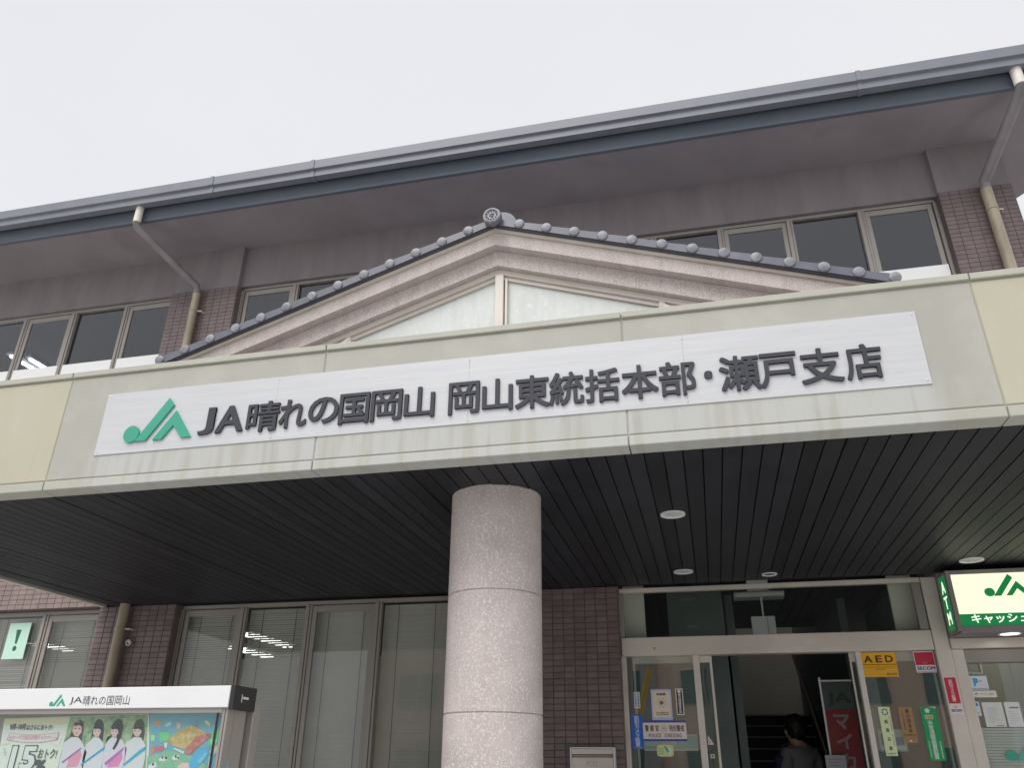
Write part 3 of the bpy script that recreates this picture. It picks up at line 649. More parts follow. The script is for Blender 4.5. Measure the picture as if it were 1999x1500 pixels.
lf = MB(); lf.cbox(1.197, 1.212, YD+0.062, YD+0.09, 0.3, 2.436, 0.003); lf.cbox(1.212, 1.84, YD+0.063, YD+0.089, 2.36, 2.436, 0.003); lf.cbox(1.84, 1.86, YD+0.062, YD+0.09, 0.3, 2.436, 0.003)
lf.build('sliding_leaf', M['alu_pale'], ent)
box('leaf_pane', 1.213, 1.839, YD+0.072, YD+0.078, 0.3, 2.358, M['glass_clear'], ent)

# hanging sign and lamp inside the transom
hl = thing('lobby_ceiling_lamp', 'pale flat lamp on the lobby ceiling behind the transom glass', 'lamp', (0.55, 8.2, 3.2))
MB().cbox(0.318, 0.788, 8.15, 8.35, 3.035, 3.085, 0.012).build('housing', M['lens'], hl)
box('mount', 0.45, 0.65, 8.2, 8.3, 3.086, 3.2, M['white'], hl)
hb = thing('hanging_box', 'small pale box hanging from a rod in the lobby', 'sign', (0.56, 8.2, 2.68))
MB().tube([(0.57, 8.2, 3.034), (0.57, 8.2, 2.85)], 0.009, 10).build('rod', M['white'], hb)
MB().cbox(0.452, 0.672, 8.17, 8.22, 2.60, 2.85, 0.004).build('panel', M['white'], hb)
box('seam', 0.598, 0.602, 8.1685, 8.1705, 2.61, 2.84, M['cord'], hb)

# ================================================================== ATM CORNER
atm = thing('cash_corner', 'glazed cash corner in steel frames right of the entrance doors', 'cash corner', (2.6, 7.6, 0.28))
MB().cbox(1.996, 3.4, 7.55, 7.72, 2.437, 2.52, 0.004).build('header', M['steel'], atm)
MB().cbox(2.09, 3.4, 7.60, 7.70, 2.33, 2.434, 0.004).build('header', M['alu'], atm)
MB().cbox(1.996, 2.088, 7.585, 7.70, 0.28, 2.435, 0.004).build('post', M['alu_pale'], atm)
MB().cbox(3.30, 3.40, 7.585, 7.70, 0.28, 2.328, 0.004).build('post', M['alu_pale'], atm)
box('pane', 2.09, 3.299, 7.65, 7.656, 0.3, 2.328, M['glass_clear'], atm)
box('bulkhead', 1.998, 3.4, 7.46, 7.74, 2.523, SOF, M['sign_frame'], atm)
box('pane_division', 2.43, 2.437, 7.66, 7.672, 0.3, 2.328, M['alu'], atm)
lb = thing('lit_box_sign', 'lit cream and green box sign with a green emblem, right edge', 'sign', (2.6, 7.3, 2.53))
MB().box(1.978, 3.25, 7.205, 7.455, 2.528, 3.004).build('housing', M['sign_frame'], lb)
for a in ((1.976, 2.012, 2.526, 3.006), (3.214, 3.252, 2.526, 3.006)):
    MB().cbox(a[0], a[1], 7.19, 7.204, a[2], a[3], 0.003).build('frame', M['sign_frame'], lb)
for a in ((2.013, 3.213, 2.526, 2.56), (2.013, 3.213, 2.972, 3.006)):
    MB().cbox(a[0], a[1], 7.19, 7.204, a[2], a[3], 0.003).build('frame', M['sign_frame'], lb)
box('face', 2.013, 3.213, 7.198, 7.2045, 2.657, 2.971, M['sign_lit'], lb)
box('band', 2.013, 3.213, 7.198, 7.2045, 2.561, 2.656, M['sign_green'], lb)
logo(2.235, 2.790, 0.345, 0.172, 7.1965, M['sign_green'], lb, 0.001)
text('lettering', 'キャッシュコーナー', 2.095, 2.86, 2.582, 2.650, 7.197, M['sign_white'], lb, bold=0.012)
box('side_face', 1.9745, 1.9775, 7.245, 7.43, 2.55, 2.985, M['sign_green'], lb)
for ch, c, d in (('A', 2.845, 2.945), ('T', 2.72, 2.82), ('M', 2.595, 2.695)):
    text('lettering', ch, -7.385, -7.285, c, d, 1.9735, M['sign_white'], lb, bold=0.02, face='-X')
box('soffit_panel', 2.0, 3.3, 7.206, 7.455, 2.515, 2.527, M['plaster'], atm)
downlight(2.385, 7.33, 0.085, 'lit round downlight glowing under the box sign', on=True, z=2.514)
vg = thing('vent_grille', 'cream vent grille with slats behind the cash corner glass', 'vent', (2.17, 7.7, 2.25))
MB().box(2.09, 2.232, 7.70, 7.74, 2.25, 2.262).box(2.216, 2.232, 7.70, 7.74, 2.263, 2.335).build('frame', M['white'], vg)
for k in range(7):
    z = 2.268+k*0.0095; MB().add([(2.09, 7.715, z), (2.215, 7.715, z), (2.215, 7.73, z+0.006), (2.09, 7.73, z+0.006)], [(0, 1, 2, 3)]).build('slat', M['white'], vg)
ab = thing('cash_corner_blind', 'white slatted blind with teal emblem behind the cash corner glass', 'blind', (2.6, 7.7, 0.5))
sl_ = MB()
for k in range(60):
    z = 1.835-k*0.021
    sl_.add([(2.115, 7.69, z), (3.29, 7.69, z), (3.29, 7.70, z-0.017), (2.115, 7.70, z-0.017)], [(0, 3, 2, 1)])
sl_.build('slats', M['white'], ab, kind='stuff')
box('edge_strip', 2.098, 2.113, 7.685, 7.70, 0.5, 1.84, M['black'], ab)
logo(2.243, 1.597, 0.40, 0.2, 7.684, pc(30, 150, 135), ab, 0.001)
lf_ = thing('cash_corner_fill_lamp', 'unseen lamp added to light the inside of the cash corner', 'lamp', (2.7, 8.3, 3.1))  # unseen fill lamp added to brighten the wall behind the glass
box('diffuser', 2.3, 3.1, 8.2, 8.35, 3.1, 3.14, mat('lamp_soft', (0.9, 0.9, 0.8), 0.5, emit=((1, 1, 0.85), 2.5)), lf_)

# ================================================================== STICKERS AND NOTICES
def sheet(name, label, cat, x0, x1, z0, z1, y, color, group=None, th=0.001):
    return MB().box(x0, x1, y, y+th, z0, z1).build(name, pc(*color), None, label=label, category=cat, group=group)
def rel(o4, a, b, c, d):
    x0, x1, z0, z1 = o4; return (x0+(x1-x0)*a, x0+(x1-x0)*b, z0+(z1-z0)*c, z0+(z1-z0)*d)
def st_text(p, o4, s, a, b, c, d, y, color, bold=0.02, line=1.0, fit=True, char=1.0):
    return text('lettering', s, *rel(o4, a, b, c, d), y-0.0006, pc(*color), p, bold, line=line, fit=fit, char=char)
def st_flat(p, o4, a, b, c, d, y, color, name='print'):
    return flat(name, rect(*rel(o4, a, b, c, d)), y-0.0005, pc(*color), p, 0.0004)
YS = YD+0.0285                                            # stickers sit on the outer face of the panes
INK = (35, 35, 40)
def vert(s): return '\n'.join(s)
# left side pane
q = (-0.663, -0.611, 2.002, 2.137)
p = sheet('sticker', 'small white strip with blue vertical writing at the left pane edge', 'sticker', *q, YS, (205, 212, 214))
st_text(p, q, vert('防犯連絡所'), 0.12, 0.42, 0.05, 0.95, YS, (60, 100, 130)); st_text(p, q, vert('赤磐警察署'), 0.58, 0.88, 0.05, 0.95, YS, (60, 100, 130))
q = (-0.513, -0.335, 1.905, 2.157)
p = sheet('notice', 'cream certificate with round emblem in a pale violet border', 'notice', *q, YS, (150, 155, 185))
st_flat(p, q, 0.07, 0.93, 0.09, 0.95, YS, (205, 190, 172), 'paper')
st_text(p, q, '巡査署', 0.27, 0.72, 0.80, 0.88, YS-0.0006, INK, 0.03)
x0, x1, z0, z1 = rel(q, 0, 1, 0, 1); xc_, zc_ = (x0+x1)/2, z0+0.56*(z1-z0)
flat('emblem', ell(xc_, zc_, 0.017, 0.017), YS-0.0014, pc(95, 90, 80), p)
for k in range(16):
    a = 2*PI*k/16; flat('emblem_ray', [(xc_+r_*math.cos(a+t), zc_+r_*math.sin(a+t)) for r_, t in ((0.026, -0.08), (0.04, -0.05), (0.04, 0.05), (0.026, 0.08))], YS-0.0014, pc(150, 138, 118), p)
st_text(p, q, '岡山県警察本部', 0.22, 0.82, 0.21, 0.26, YS-0.0006, (90, 85, 80)); st_text(p, q, '岡山県赤磐警察', 0.22, 0.82, 0.15, 0.2, YS-0.0006, (90, 85, 80))
q = (-0.297, -0.233, 1.945, 2.161)
p = sheet('sticker', 'black vertical strip with white border and white emblem', 'sticker', *q, YS, (205, 200, 192))
st_flat(p, q, 0.12, 0.88, 0.04, 0.96, YS, (28, 28, 32)); flat('emblem', flower(-0.265, 2.137, 0.017), YS-0.0014, pc(215, 212, 205), p)
st_text(p, q, vert('暴力団排除宣言の店'), 0.3, 0.7, 0.07, 0.80, YS-0.0006, (205, 202, 196), 0.03)
q = (-0.699, -0.603, 1.675, 1.953)
p = sheet('sticker', 'bright blue vertical sticker with white security camera writing', 'sticker', *q, YS, (25, 85, 165))
st_text(p, q, vert('防犯カメラ設置'), 0.27, 0.73, 0.07, 0.96, YS, (205, 212, 220), 0.02, 0.93); st_text(p, q, '岡山県警察', 0.2, 0.85, 0.02, 0.045, YS, (170, 190, 215))
q = (-0.600, -0.228, 1.737, 1.899)
p = sheet('sticker', 'wide white police checking sticker with blue bars and black writing', 'sticker', *q, YS-0.002, (208, 196, 188))
st_flat(p, q, 0, 1, 0.91, 1, YS-0.002, (40, 60, 130), 'bar'); st_flat(p, q, 0, 1, 0, 0.1, YS-0.002, (40, 60, 130), 'bar')
st_text(p, q, '警 察 官', 0.05, 0.37, 0.47, 0.79, YS-0.002, INK, 0.018); st_text(p, q, '特別警戒', 0.61, 0.95, 0.47, 0.79, YS-0.002, INK, 0.018)
fx, fz = -0.600+0.372*0.49, 1.737+0.162*0.62
flat('emblem', flower(fx, fz, 0.029), YS-0.0032, pc(130, 125, 122), p); flat('emblem', flower(fx, fz, 0.024), YS-0.0042, pc(190, 180, 174), p); flat('emblem', flower(fx, fz, 0.012), YS-0.0052, pc(140, 132, 128), p)
st_text(p, q, 'POLICE', 0.13, 0.41, 0.18, 0.37, YS-0.002, INK, 0.012); st_text(p, q, 'CHECKING', 0.49, 0.88, 0.18, 0.37, YS-0.002, INK, 0.012)
q = (-0.492, -0.350, 1.615, 1.708)
p = MB().prism([(q[0]+(q[1]-q[0])*(0.5+0.5*max(-1, min(1, 1.25*math.cos(2*PI*k/40)))), q[2]+(q[3]-q[2])*(0.5+0.5*max(-1, min(1, 1.2*math.sin(2*PI*k/40))))) for k in range(40)], YS-0.001, YS).build('sticker', pc(165, 175, 125), None, label='rounded yellow green sticker below the police checking sticker', category='sticker')
st_flat(p, q, 0.08, 0.42, 0.62, 0.68, YS-0.001, (120, 140, 95)); st_flat(p, q, 0.08, 0.42, 0.42, 0.48, YS-0.001, (120, 140, 95)); st_flat(p, q, 0.08, 0.42, 0.22, 0.28, YS-0.001, (120, 140, 95))
flat('print', [(-0.43, 1.692), (-0.415, 1.697), (-0.39, 1.66), (-0.40, 1.642)], YS-0.0016, pc(60, 125, 140), p); flat('print', ell(-0.385, 1.66, 0.022, 0.026), YS-0.0012, pc(165, 185, 165), p)
q = (-0.60, -0.14, 1.66, 1.79)
p = sheet('poster', 'pale blue poster fixed inside the left pane behind the police sticker', 'poster', *q, YD+0.045, (170, 182, 178))
st_flat(p, q, 0.6, 1, 0.3, 0.9, YD+0.045, (120, 165, 170)); st_flat(p, q, 0, 1, 0.12, 0.3, YD+0.045, (160, 158, 140))
p = MB().prism([(-0.056, 1.71), (-0.006, 1.71), (-0.052, 1.785)], YD+0.069, YD+0.070).build('sticker', pc(215, 205, 200), None, label='white triangular sticker on the open left door leaf', category='sticker')
flat('print', [(-0.047, 1.72), (-0.03, 1.72), (-0.045, 1.745)], YD+0.0684, pc(200, 110, 110), p)
q = (-0.045, -0.012, 1.605, 1.635)
p = sheet('sticker', 'tiny white square sticker below the triangular sticker', 'sticker', *q, YD+0.069, (205, 210, 214)); st_flat(p, q, 0.25, 0.75, 0.25, 0.75, YD+0.069, (70, 75, 85))
# right side pane
q = (1.288, 1.562, 2.231, 2.428)
p = sheet('sticker', 'yellow sticker with large black AED letters on the right pane', 'sticker', *q, YS, (205, 152, 28))
for ch, a, b in (('A', 0.07, 0.32), ('E', 0.41, 0.60), ('D', 0.69, 0.92)): st_text(p, q, ch, a, b, 0.59, 0.88, YS, (60, 38, 20), 0.03)
st_flat(p, q, 0.02, 1.0, 0.495, 0.52, YS, (60, 38, 20), 'bar'); st_text(p, q, 'AUTOMATED EXTERNAL DEFIBRILLATOR', 0.05, 0.95, 0.38, 0.42, YS, (125, 88, 20)); st_text(p, q, '自動体外式除細動器', 0.36, 0.66, 0.29, 0.34, YS, (125, 88, 20)); st_text(p, q, 'SECOM', 0.66, 0.95, 0.07, 0.16, YS, (90, 45, 25), 0.03)
q = (1.706, 1.864, 2.261, 2.429)
p = sheet('sticker', 'square red and white security sticker at the top right pane corner', 'sticker', *q, YS, (205, 200, 205))
st_flat(p, q, 0.03, 0.97, 0.35, 0.97, YS, (152, 28, 48)); st_text(p, q, 'Security', 0.36, 0.64, 0.45, 0.51, YS-0.0006, (200, 120, 130)); st_text(p, q, 'by', 0.46, 0.56, 0.37, 0.43, YS-0.0006, (200, 120, 130))
st_text(p, q, 'SECOM', 0.06, 0.94, 0.12, 0.29, YS, (30, 32, 50), 0.035); st_flat(p, q, 0.03, 0.97, 0.04, 0.065, YS, (120, 40, 60), 'bar')
YP = YD-0.0232
q = (1.885, 1.981, 1.935, 2.219)
p = sheet('sticker', 'tall red security camera sticker on the pale door post', 'sticker', *q, YP, (200, 190, 192))
st_flat(p, q, 0.04, 0.96, 0.28, 0.985, YP, (165, 30, 52)); st_text(p, q, vert('防犯カメラ設置'), 0.34, 0.66, 0.34, 0.93, YP-0.0006, (215, 190, 192), 0.03, 0.92)
st_text(p, q, 'SECOM', 0.1, 0.92, 0.06, 0.13, YP, (40, 42, 60), 0.035); st_text(p, q, '警備', 0.4, 0.6, 0.17, 0.21, YP, (110, 105, 110))
q = (1.349, 1.439, 1.627, 1.997)
p = sheet('sticker', 'pale green strip with dark flower emblem and four black characters', 'sticker', *q, YS, (200, 212, 170))
xc_ = (q[0]+q[1])/2
flat('emblem', ell(xc_+0.004, 1.958, 0.025, 0.025, 28), YS-0.0006, pc(40, 44, 40), p); flat('emblem', flower(xc_+0.004, 1.958, 0.021), YS-0.0014, pc(185, 192, 178), p)
for ch, z in (('推', 1.868), ('進', 1.805), ('企', 1.738), ('業', 1.668)): text('lettering', ch, xc_-0.014, xc_+0.014, z, z+0.03, YS-0.0006, pc(*INK), p, 0.018)
st_text(p, q, vert('岡山県警察・暴力追放'), 0.82, 0.92, 0.2, 0.8, YS, (110, 120, 95)); st_text(p, q, '岡山県警察本部', 0.12, 0.85, 0.03, 0.06, YS, (90, 95, 80))
q = (1.503, 1.611, 1.722, 1.994)
p = sheet('sticker', 'brown vertical sticker with dark writing between the two green strips', 'sticker', *q, YS, (132, 104, 72))
for i_, ch in enumerate('暴力団追放'): st_text(p, q, ch, 0.47, 0.74, 0.83-i_*0.135, 0.94-i_*0.135, YS, (72, 48, 28), 0.03)
st_text(p, q, vert('三ない運動実施'), 0.2, 0.33, 0.36, 0.84, YS, (85, 60, 35)); st_text(p, q, '岡山県警察本部', 0.08, 0.92, 0.2, 0.25, YS, (85, 60, 35)); st_text(p, q, '暴力追放県民', 0.12, 0.88, 0.11, 0.15, YS, (150, 85, 50)); st_flat(p, q, 0.42, 0.58, 0.04, 0.08, YS, (205, 190, 165))
q = (1.671, 1.793, 1.593, 1.994)
pb = MB(); pb.prism([(q[0], q[2]), (q[1], q[2]), (q[1], q[3]-0.012), (q[0]+0.06, q[3]-0.001), (q[0], q[3])], YS-0.001, YS)
p = pb.build('sticker', pc(18, 128, 72), None, label='long bright green sticker with white writing and a curling corner', category='sticker')
flat('curl', [(q[1], q[3]-0.012), (q[1]-0.004, q[3]+0.001), (q[0]+0.06, q[3])], YS-0.004, pc(170, 205, 180), p, 0.003)
flat('emblem', flower(q[0]+0.052, 1.965, 0.02), YS-0.0016, pc(200, 212, 205), p)
st_flat(p, q, 0.2, 0.72, 0.765, 0.85, YS-0.001, (120, 175, 130)); st_text(p, q, '110', 0.27, 0.66, 0.775, 0.835, YS-0.0016, (215, 90, 60), 0.05)
st_text(p, q, vert('非常通報装置設置'), 0.3, 0.62, 0.03, 0.745, YS-0.001, (205, 222, 212), 0.02, 0.92); st_text(p, q, vert('岡山県防犯協会連合会'), 0.1, 0.2, 0.05, 0.36, YS-0.001, (150, 210, 175)); st_text(p, q, vert('赤磐警察署'), 0.78, 0.88, 0.04, 0.36, YS-0.001, (180, 225, 200))
q = (1.319, 1.526, 1.659, 1.825)
p = sheet('poster', 'pale leaflet with two blue panels behind the green strip', 'leaflet', *q, YD+0.045, (140, 158, 150)); st_flat(p, q, 0.08, 0.3, 0.3, 0.8, YD+0.045, (70, 115, 125)); st_flat(p, q, 0.62, 0.88, 0.3, 0.65, YD+0.045, (30, 95, 140)); st_flat(p, q, 0.05, 0.95, 0.08, 0.25, YD+0.045, (165, 180, 172))
# cash corner glass
YA = 7.6485
q = (2.103, 2.232, 2.123, 2.229)
p = sheet('sticker', 'white card with a blue letter P on the cash corner glass', 'sticker', *q, YA, (205, 208, 212))
st_text(p, q, 'P', 0.16, 0.46, 0.25, 0.85, YA, (40, 135, 190), 0.08); st_text(p, q, 'Pay-easy', 0.36, 0.85, 0.27, 0.38, YA, (150, 175, 190)); st_flat(p, q, 0.03, 0.97, 0.05, 0.11, YA, (90, 130, 180), 'bar'); flat('print', ell(2.1795, 2.19, 0.007, 0.007), YA-0.0006, pc(120, 120, 125), p)
q = (2.097, 2.277, 2.064, 2.115)
p = sheet('sticker', 'narrow white bank name strip below the blue P card', 'sticker', *q, YA, (212, 208, 202)); st_text(p, q, 'JP', 0.1, 0.24, 0.35, 0.68, YA, (110, 105, 110), 0.05); st_text(p, q, 'ゆうちょ銀行', 0.33, 0.9, 0.33, 0.7, YA, (150, 145, 145))
q = (2.148, 2.298, 1.842, 2.026)
p = sheet('notice', 'printed white notice sheet on the left of the cash corner glass', 'notice', *q, YA, (178, 180, 178))
for k in range(9): st_flat(p, q, 0.2, 0.5+0.3*((k*37) % 10)/10, 0.2+k*0.07, 0.215+k*0.07, YA, (140, 142, 145), 'line')
st_flat(p, q, 0.5, 0.85, 0.03, 0.06, YA, (90, 92, 98), 'line')
q = (2.312, 2.425, 1.841, 2.027)
p = sheet('notice', 'printed notice with a dark heading bar beside the first sheet', 'notice', *q, YA, (182, 184, 184))
st_flat(p, q, 0.3, 0.9, 0.75, 0.8, YA, (85, 86, 92), 'heading')
for k in range(8): st_flat(p, q, 0.15, 0.5+0.35*((k*53) % 10)/10, 0.12+k*0.07, 0.135+k*0.07, YA, (150, 152, 155), 'line')
q = (2.095, 2.131, 1.925, 2.033)
p = sheet('notice', 'small white slip with a blue square at the cash corner post', 'notice', *q, YA, (182, 188, 192)); st_flat(p, q, 0.1, 0.7, 0.66, 0.92, YA, (50, 120, 165)); st_flat(p, q, 0.3, 0.8, 0.2, 0.25, YA, (120, 125, 130), 'line')
# notice with exclamation mark in the left office window
q = (-7.525, -7.248, 2.555, 2.937)
p = sheet('notice', 'pale green sheet with a big green exclamation mark in the left window', 'notice', *q, 7.628, (168, 200, 184))
flat('mark', [(-7.42, 2.865), (-7.355, 2.865), (-7.375, 2.715), (-7.40, 2.715)], 7.6274, pc(25, 85, 60), p); flat('mark', ell(-7.388, 2.665, 0.026, 0.028), 7.6274, pc(25, 85, 60), p)

# ================================================================== MAILBOX
mb_ = thing('mailbox', 'grey steel mailbox on the brown tiled wall beside the doors', 'mailbox', (-1.02, 7.45, 1.3))
MB().box(-1.205, -0.838, 7.41, 7.499, 1.30, 1.672).build('body', M['alu_pale'], mb_)
for a in (-1.212, -0.842): MB().cbox(a, a+0.012, 7.392, 7.49, 1.29, 1.68, 0.002).build('rim', M['white'], mb_)
MB().cbox(-1.199, -0.843, 7.392, 7.49, 1.672, 1.682, 0.002).build('rim', M['white'], mb_)
MB().cbox(-1.197, -0.845, 7.398, 7.409, 1.627, 1.669, 0.003).build('flap', M['steel'], mb_)
MB().cbox(-1.197, -0.845, 7.403, 7.409, 1.611, 1.618, 0.002).build('slot_bar', M['steel'], mb_)
MB().box(-1.199, -0.843, 7.4075, 7.4095, 1.60, 1.672).build('slot', M['black'], mb_)
MB().cbox(-1.197, -0.845, 7.398, 7.409, 1.31, 1.604, 0.003).build('door', M['steel'], mb_)
text('lettering', 'POST', -1.075, -0.975, 1.535, 1.575, 7.3974, pc(140, 138, 132), mb_, 0.01)

# ================================================================== NOTICE CASE
cs = thing('notice_case', 'glazed outdoor notice case with white header at the lower left', 'notice board', (-2.9, 3.6, 0))
CY = 3.5; CXR = -2.145; CXL = -4.05
MB().cbox(CXL, CXR, CY, CY+0.19, 1.749, 1.843, 0.003).build('header', M['white'], cs)
MB().box(CXR+0.001, CXR+0.022, CY+0.004, CY+0.20, 1.742, 1.845).build('end_cap', M['black'], cs)
MB().box(CXL-0.022, CXL-0.001, CY+0.004, CY+0.20, 1.742, 1.845).build('end_cap', M['black'], cs)
MB().box(CXR+0.0225, CXR+0.024, CY+0.07, CY+0.075, 1.775, 1.81).box(CXR+0.0225, CXR+0.024, CY+0.08, CY+0.13, 1.79, 1.80).build('latch_mark', M['alu_pale'], cs)
logo(-3.103, 1.762, 0.093, 0.054, CY-0.0008, M['green'], cs, 0.0006)
text('lettering', 'JA', -2.991, -2.923, 1.767, 1.802, CY-0.0008, M['letter'], cs, 0.0)
text('lettering', '晴れの国岡山', -2.917, -2.664, 1.764, 1.807, CY-0.0008, M['letter'], cs, 0.0)
MB().box(CXL, CXR, CY+0.068, CY+0.08, 0.75, 1.748).build('back_panel', M['alu'], cs)
MB().cbox(CXL, CXR, CY, CY+0.19, 0.68, 0.75, 0.003).build('bottom_rail', M['alu'], cs)
for a in (CXR-0.03, CXL+0.002):
    MB().cbox(a, a+0.013, CY+0.012, CY+0.03, 0.75, 1.748, 0.002).cbox(a+0.016, a+0.028, CY+0.012, CY+0.17, 0.75, 1.748, 0.002).build('stile', M['alu'], cs)
    MB().cbox(a-0.02, a+0.05, CY+0.20, CY+0.26, 0.0, 1.78, 0.004).build('post', M['alu'], cs)
MB().box(CXL+0.03, CXR-0.031, CY+0.016, CY+0.02, 0.75, 1.748).build('glass', M['glass_clear'], cs)
box('track', CXL, CXR-0.03, CY+0.01, CY+0.025, 1.728, 1.748, M['alu'], cs)

# posters inside the case
YQ = CY+0.065
fol = mat('printed_foliage', s2l(95, 150, 115), 0.5, col2=s2l(195, 205, 165), vs=38, spot=(s2l(205, 130, 120), 42, 0.66, 0.03))
p1 = thing('poster', 'campaign poster with four figures in white beside large 15 percent print', 'poster', (-3.0, YQ, 1.0))
def on(name, px, m, layer, parent): return flat(name, px, YQ-0.0009*layer, m, parent, 0.0006)
on('sheet', [(-3.3990, 1.7120), (-2.5930, 1.7300), (-2.4640, 1.2150), (-3.3330, 1.1950)], pc(225, 228, 222), 0, p1)
on('header_tint', [(-3.3920, 1.7100), (-3.0320, 1.7150), (-3.0320, 1.6850), (-3.3980, 1.6820)], pc(205, 200, 165), 1, p1)
on('photo', [(-3.0240, 1.7170), (-2.5980, 1.7260), (-2.5530, 1.4780), (-3.0290, 1.4740)], fol, 1, p1)
FIG = [
 ('hair', [(-2.9740, 1.6940), (-2.9610, 1.7070), (-2.9420, 1.6910), (-2.9310, 1.6620), (-2.9300, 1.6280), (-2.9230, 1.5930), (-2.9250, 1.5800), (-2.9420, 1.6020), (-2.9730, 1.6280), (-2.9910, 1.6150), (-3.0270, 1.6080), (-3.0010, 1.6290), (-2.9970, 1.6620)], (70, 55, 58), 2),
 ('blouse', [(-3.0230, 1.6060), (-2.9900, 1.6280), (-2.9530, 1.6280), (-2.9280, 1.6110), (-2.8860, 1.5620), (-2.8900, 1.4750), (-3.0230, 1.4740)], (216, 212, 226), 3),
 ('face', [(-2.9880, 1.6830), (-2.9660, 1.6960), (-2.9450, 1.6820), (-2.9390, 1.6510), (-2.9510, 1.6310), (-2.9710, 1.6330), (-2.9920, 1.6550)], (212, 178, 178), 4),
 ('sash', [(-3.0120, 1.5200), (-2.9250, 1.5820), (-2.9160, 1.5800), (-3.0020, 1.5160)], (130, 90, 130), 4),
 ('motif', [(-2.9750, 1.5400), (-2.9220, 1.5710), (-2.9100, 1.5490), (-2.9200, 1.5030), (-2.9790, 1.4960)], (225, 150, 180), 4),
 ('hair', [(-2.8770, 1.6930), (-2.8640, 1.7070), (-2.8440, 1.7040), (-2.8270, 1.6860), (-2.8180, 1.6510), (-2.8140, 1.6060), (-2.8130, 1.5800), (-2.8290, 1.5890), (-2.8370, 1.6280), (-2.8730, 1.6350), (-2.8840, 1.6150), (-2.8820, 1.6280), (-2.8800, 1.6620)], (48, 45, 55), 2),
 ('blouse', [(-2.9000, 1.5930), (-2.8650, 1.6280), (-2.8370, 1.6260), (-2.8050, 1.6020), (-2.7910, 1.5520), (-2.7900, 1.4760), (-2.8900, 1.4750), (-2.9020, 1.5400)], (218, 216, 228), 3),
 ('face', [(-2.8750, 1.6640), (-2.8600, 1.6730), (-2.8400, 1.6710), (-2.8320, 1.6510), (-2.8380, 1.6310), (-2.8540, 1.6280), (-2.8720, 1.6420)], (218, 190, 186), 4),
 ('sash', [(-2.9050, 1.5120), (-2.8000, 1.5840), (-2.7940, 1.5910), (-2.7920, 1.5760), (-2.8980, 1.5060)], (40, 130, 165), 4),
 ('hair', [(-2.7710, 1.6950), (-2.7520, 1.7090), (-2.7310, 1.7020), (-2.7180, 1.6730), (-2.7170, 1.6370), (-2.7250, 1.6020), (-2.7390, 1.5730), (-2.7510, 1.5780), (-2.7360, 1.6150), (-2.7480, 1.6500), (-2.7710, 1.6730), (-2.7700, 1.6280), (-2.7940, 1.6150), (-2.7950, 1.5970), (-2.7920, 1.6280), (-2.7720, 1.6370), (-2.7820, 1.6730)], (42, 36, 44), 4),
 ('blouse', [(-2.7970, 1.6020), (-2.7650, 1.6280), (-2.7360, 1.6240), (-2.7060, 1.6150), (-2.6750, 1.5800), (-2.6710, 1.4770), (-2.7850, 1.4760)], (214, 206, 222), 3),
 ('face', [(-2.7770, 1.6640), (-2.7650, 1.6730), (-2.7410, 1.6660), (-2.7360, 1.6460), (-2.7460, 1.6300), (-2.7600, 1.6300), (-2.7750, 1.6460)], (222, 192, 190), 5),
 ('sash', [(-2.7790, 1.5170), (-2.6930, 1.5840), (-2.6880, 1.5870), (-2.6940, 1.5670), (-2.7660, 1.5060)], (150, 90, 150), 4),
 ('motif', [(-2.7530, 1.5190), (-2.6980, 1.5630), (-2.6870, 1.5410), (-2.7000, 1.5050), (-2.7580, 1.4980)], (220, 130, 185), 4),
 ('hair', [(-2.6620, 1.6810), (-2.6510, 1.7030), (-2.6260, 1.7060), (-2.6090, 1.6900), (-2.5960, 1.6500), (-2.5950, 1.6110), (-2.5930, 1.5780), (-2.6050, 1.5850), (-2.6130, 1.6280), (-2.6490, 1.6280), (-2.6610, 1.6110), (-2.6600, 1.6390)], (56, 54, 52), 2),
 ('blouse', [(-2.6860, 1.6020), (-2.6490, 1.6280), (-2.6100, 1.6260), (-2.5780, 1.5950), (-2.5680, 1.5420), (-2.5690, 1.4780), (-2.6710, 1.4770), (-2.6760, 1.5410)], (220, 216, 226), 3),
 ('face', [(-2.6600, 1.6630), (-2.6480, 1.6720), (-2.6200, 1.6700), (-2.6120, 1.6480), (-2.6240, 1.6300), (-2.6380, 1.6300), (-2.6550, 1.6440)], (222, 196, 196), 4),
 ('sash', [(-2.6790, 1.5110), (-2.6050, 1.5720), (-2.5760, 1.5890), (-2.5750, 1.5720), (-2.6670, 1.5070)], (45, 140, 170), 4)]
for nm, pts, c, ly in FIG:
    on(nm, pts, pc(*c), ly, p1)
    if nm == 'face':
        fx_ = sum(a for a, b in pts)/len(pts); fz_ = sum(b for a, b in pts)/len(pts); hw = (max(a for a, b in pts)-min(a for a, b in pts))/2; hh = (max(b for a, b in pts)-min(b for a, b in pts))/2
        for sx_ in (-0.42, 0.42): on('eye', ell(fx_+sx_*hw, fz_+0.12*hh, hw*0.2, hh*0.09, 8), pc(60, 45, 48), ly+1, p1)
        on('mouth', ell(fx_, fz_-0.5*hh, hw*0.3, hh*0.09, 8), pc(190, 95, 100), ly+1, p1)
        on('fringe', [(fx_-hw*1.0, fz_+hh*0.95), (fx_+hw*1.05, fz_+hh*0.95), (fx_+hw*0.95, fz_+hh*0.3), (fx_+hw*0.2, fz_+hh*0.62), (fx_-hw*0.7, fz_+hh*0.45)], pc(40, 34, 38), ly+1, p1)
on('ribbon', [(-3.3480, 1.6490), (-3.2680, 1.6400), (-3.1660, 1.6400), (-3.0640, 1.6490), (-3.0630, 1.6150), (-3.1540, 1.6040), (-3.2560, 1.6040), (-3.3540, 1.6150)], pc(150, 135, 140), 2, p1)
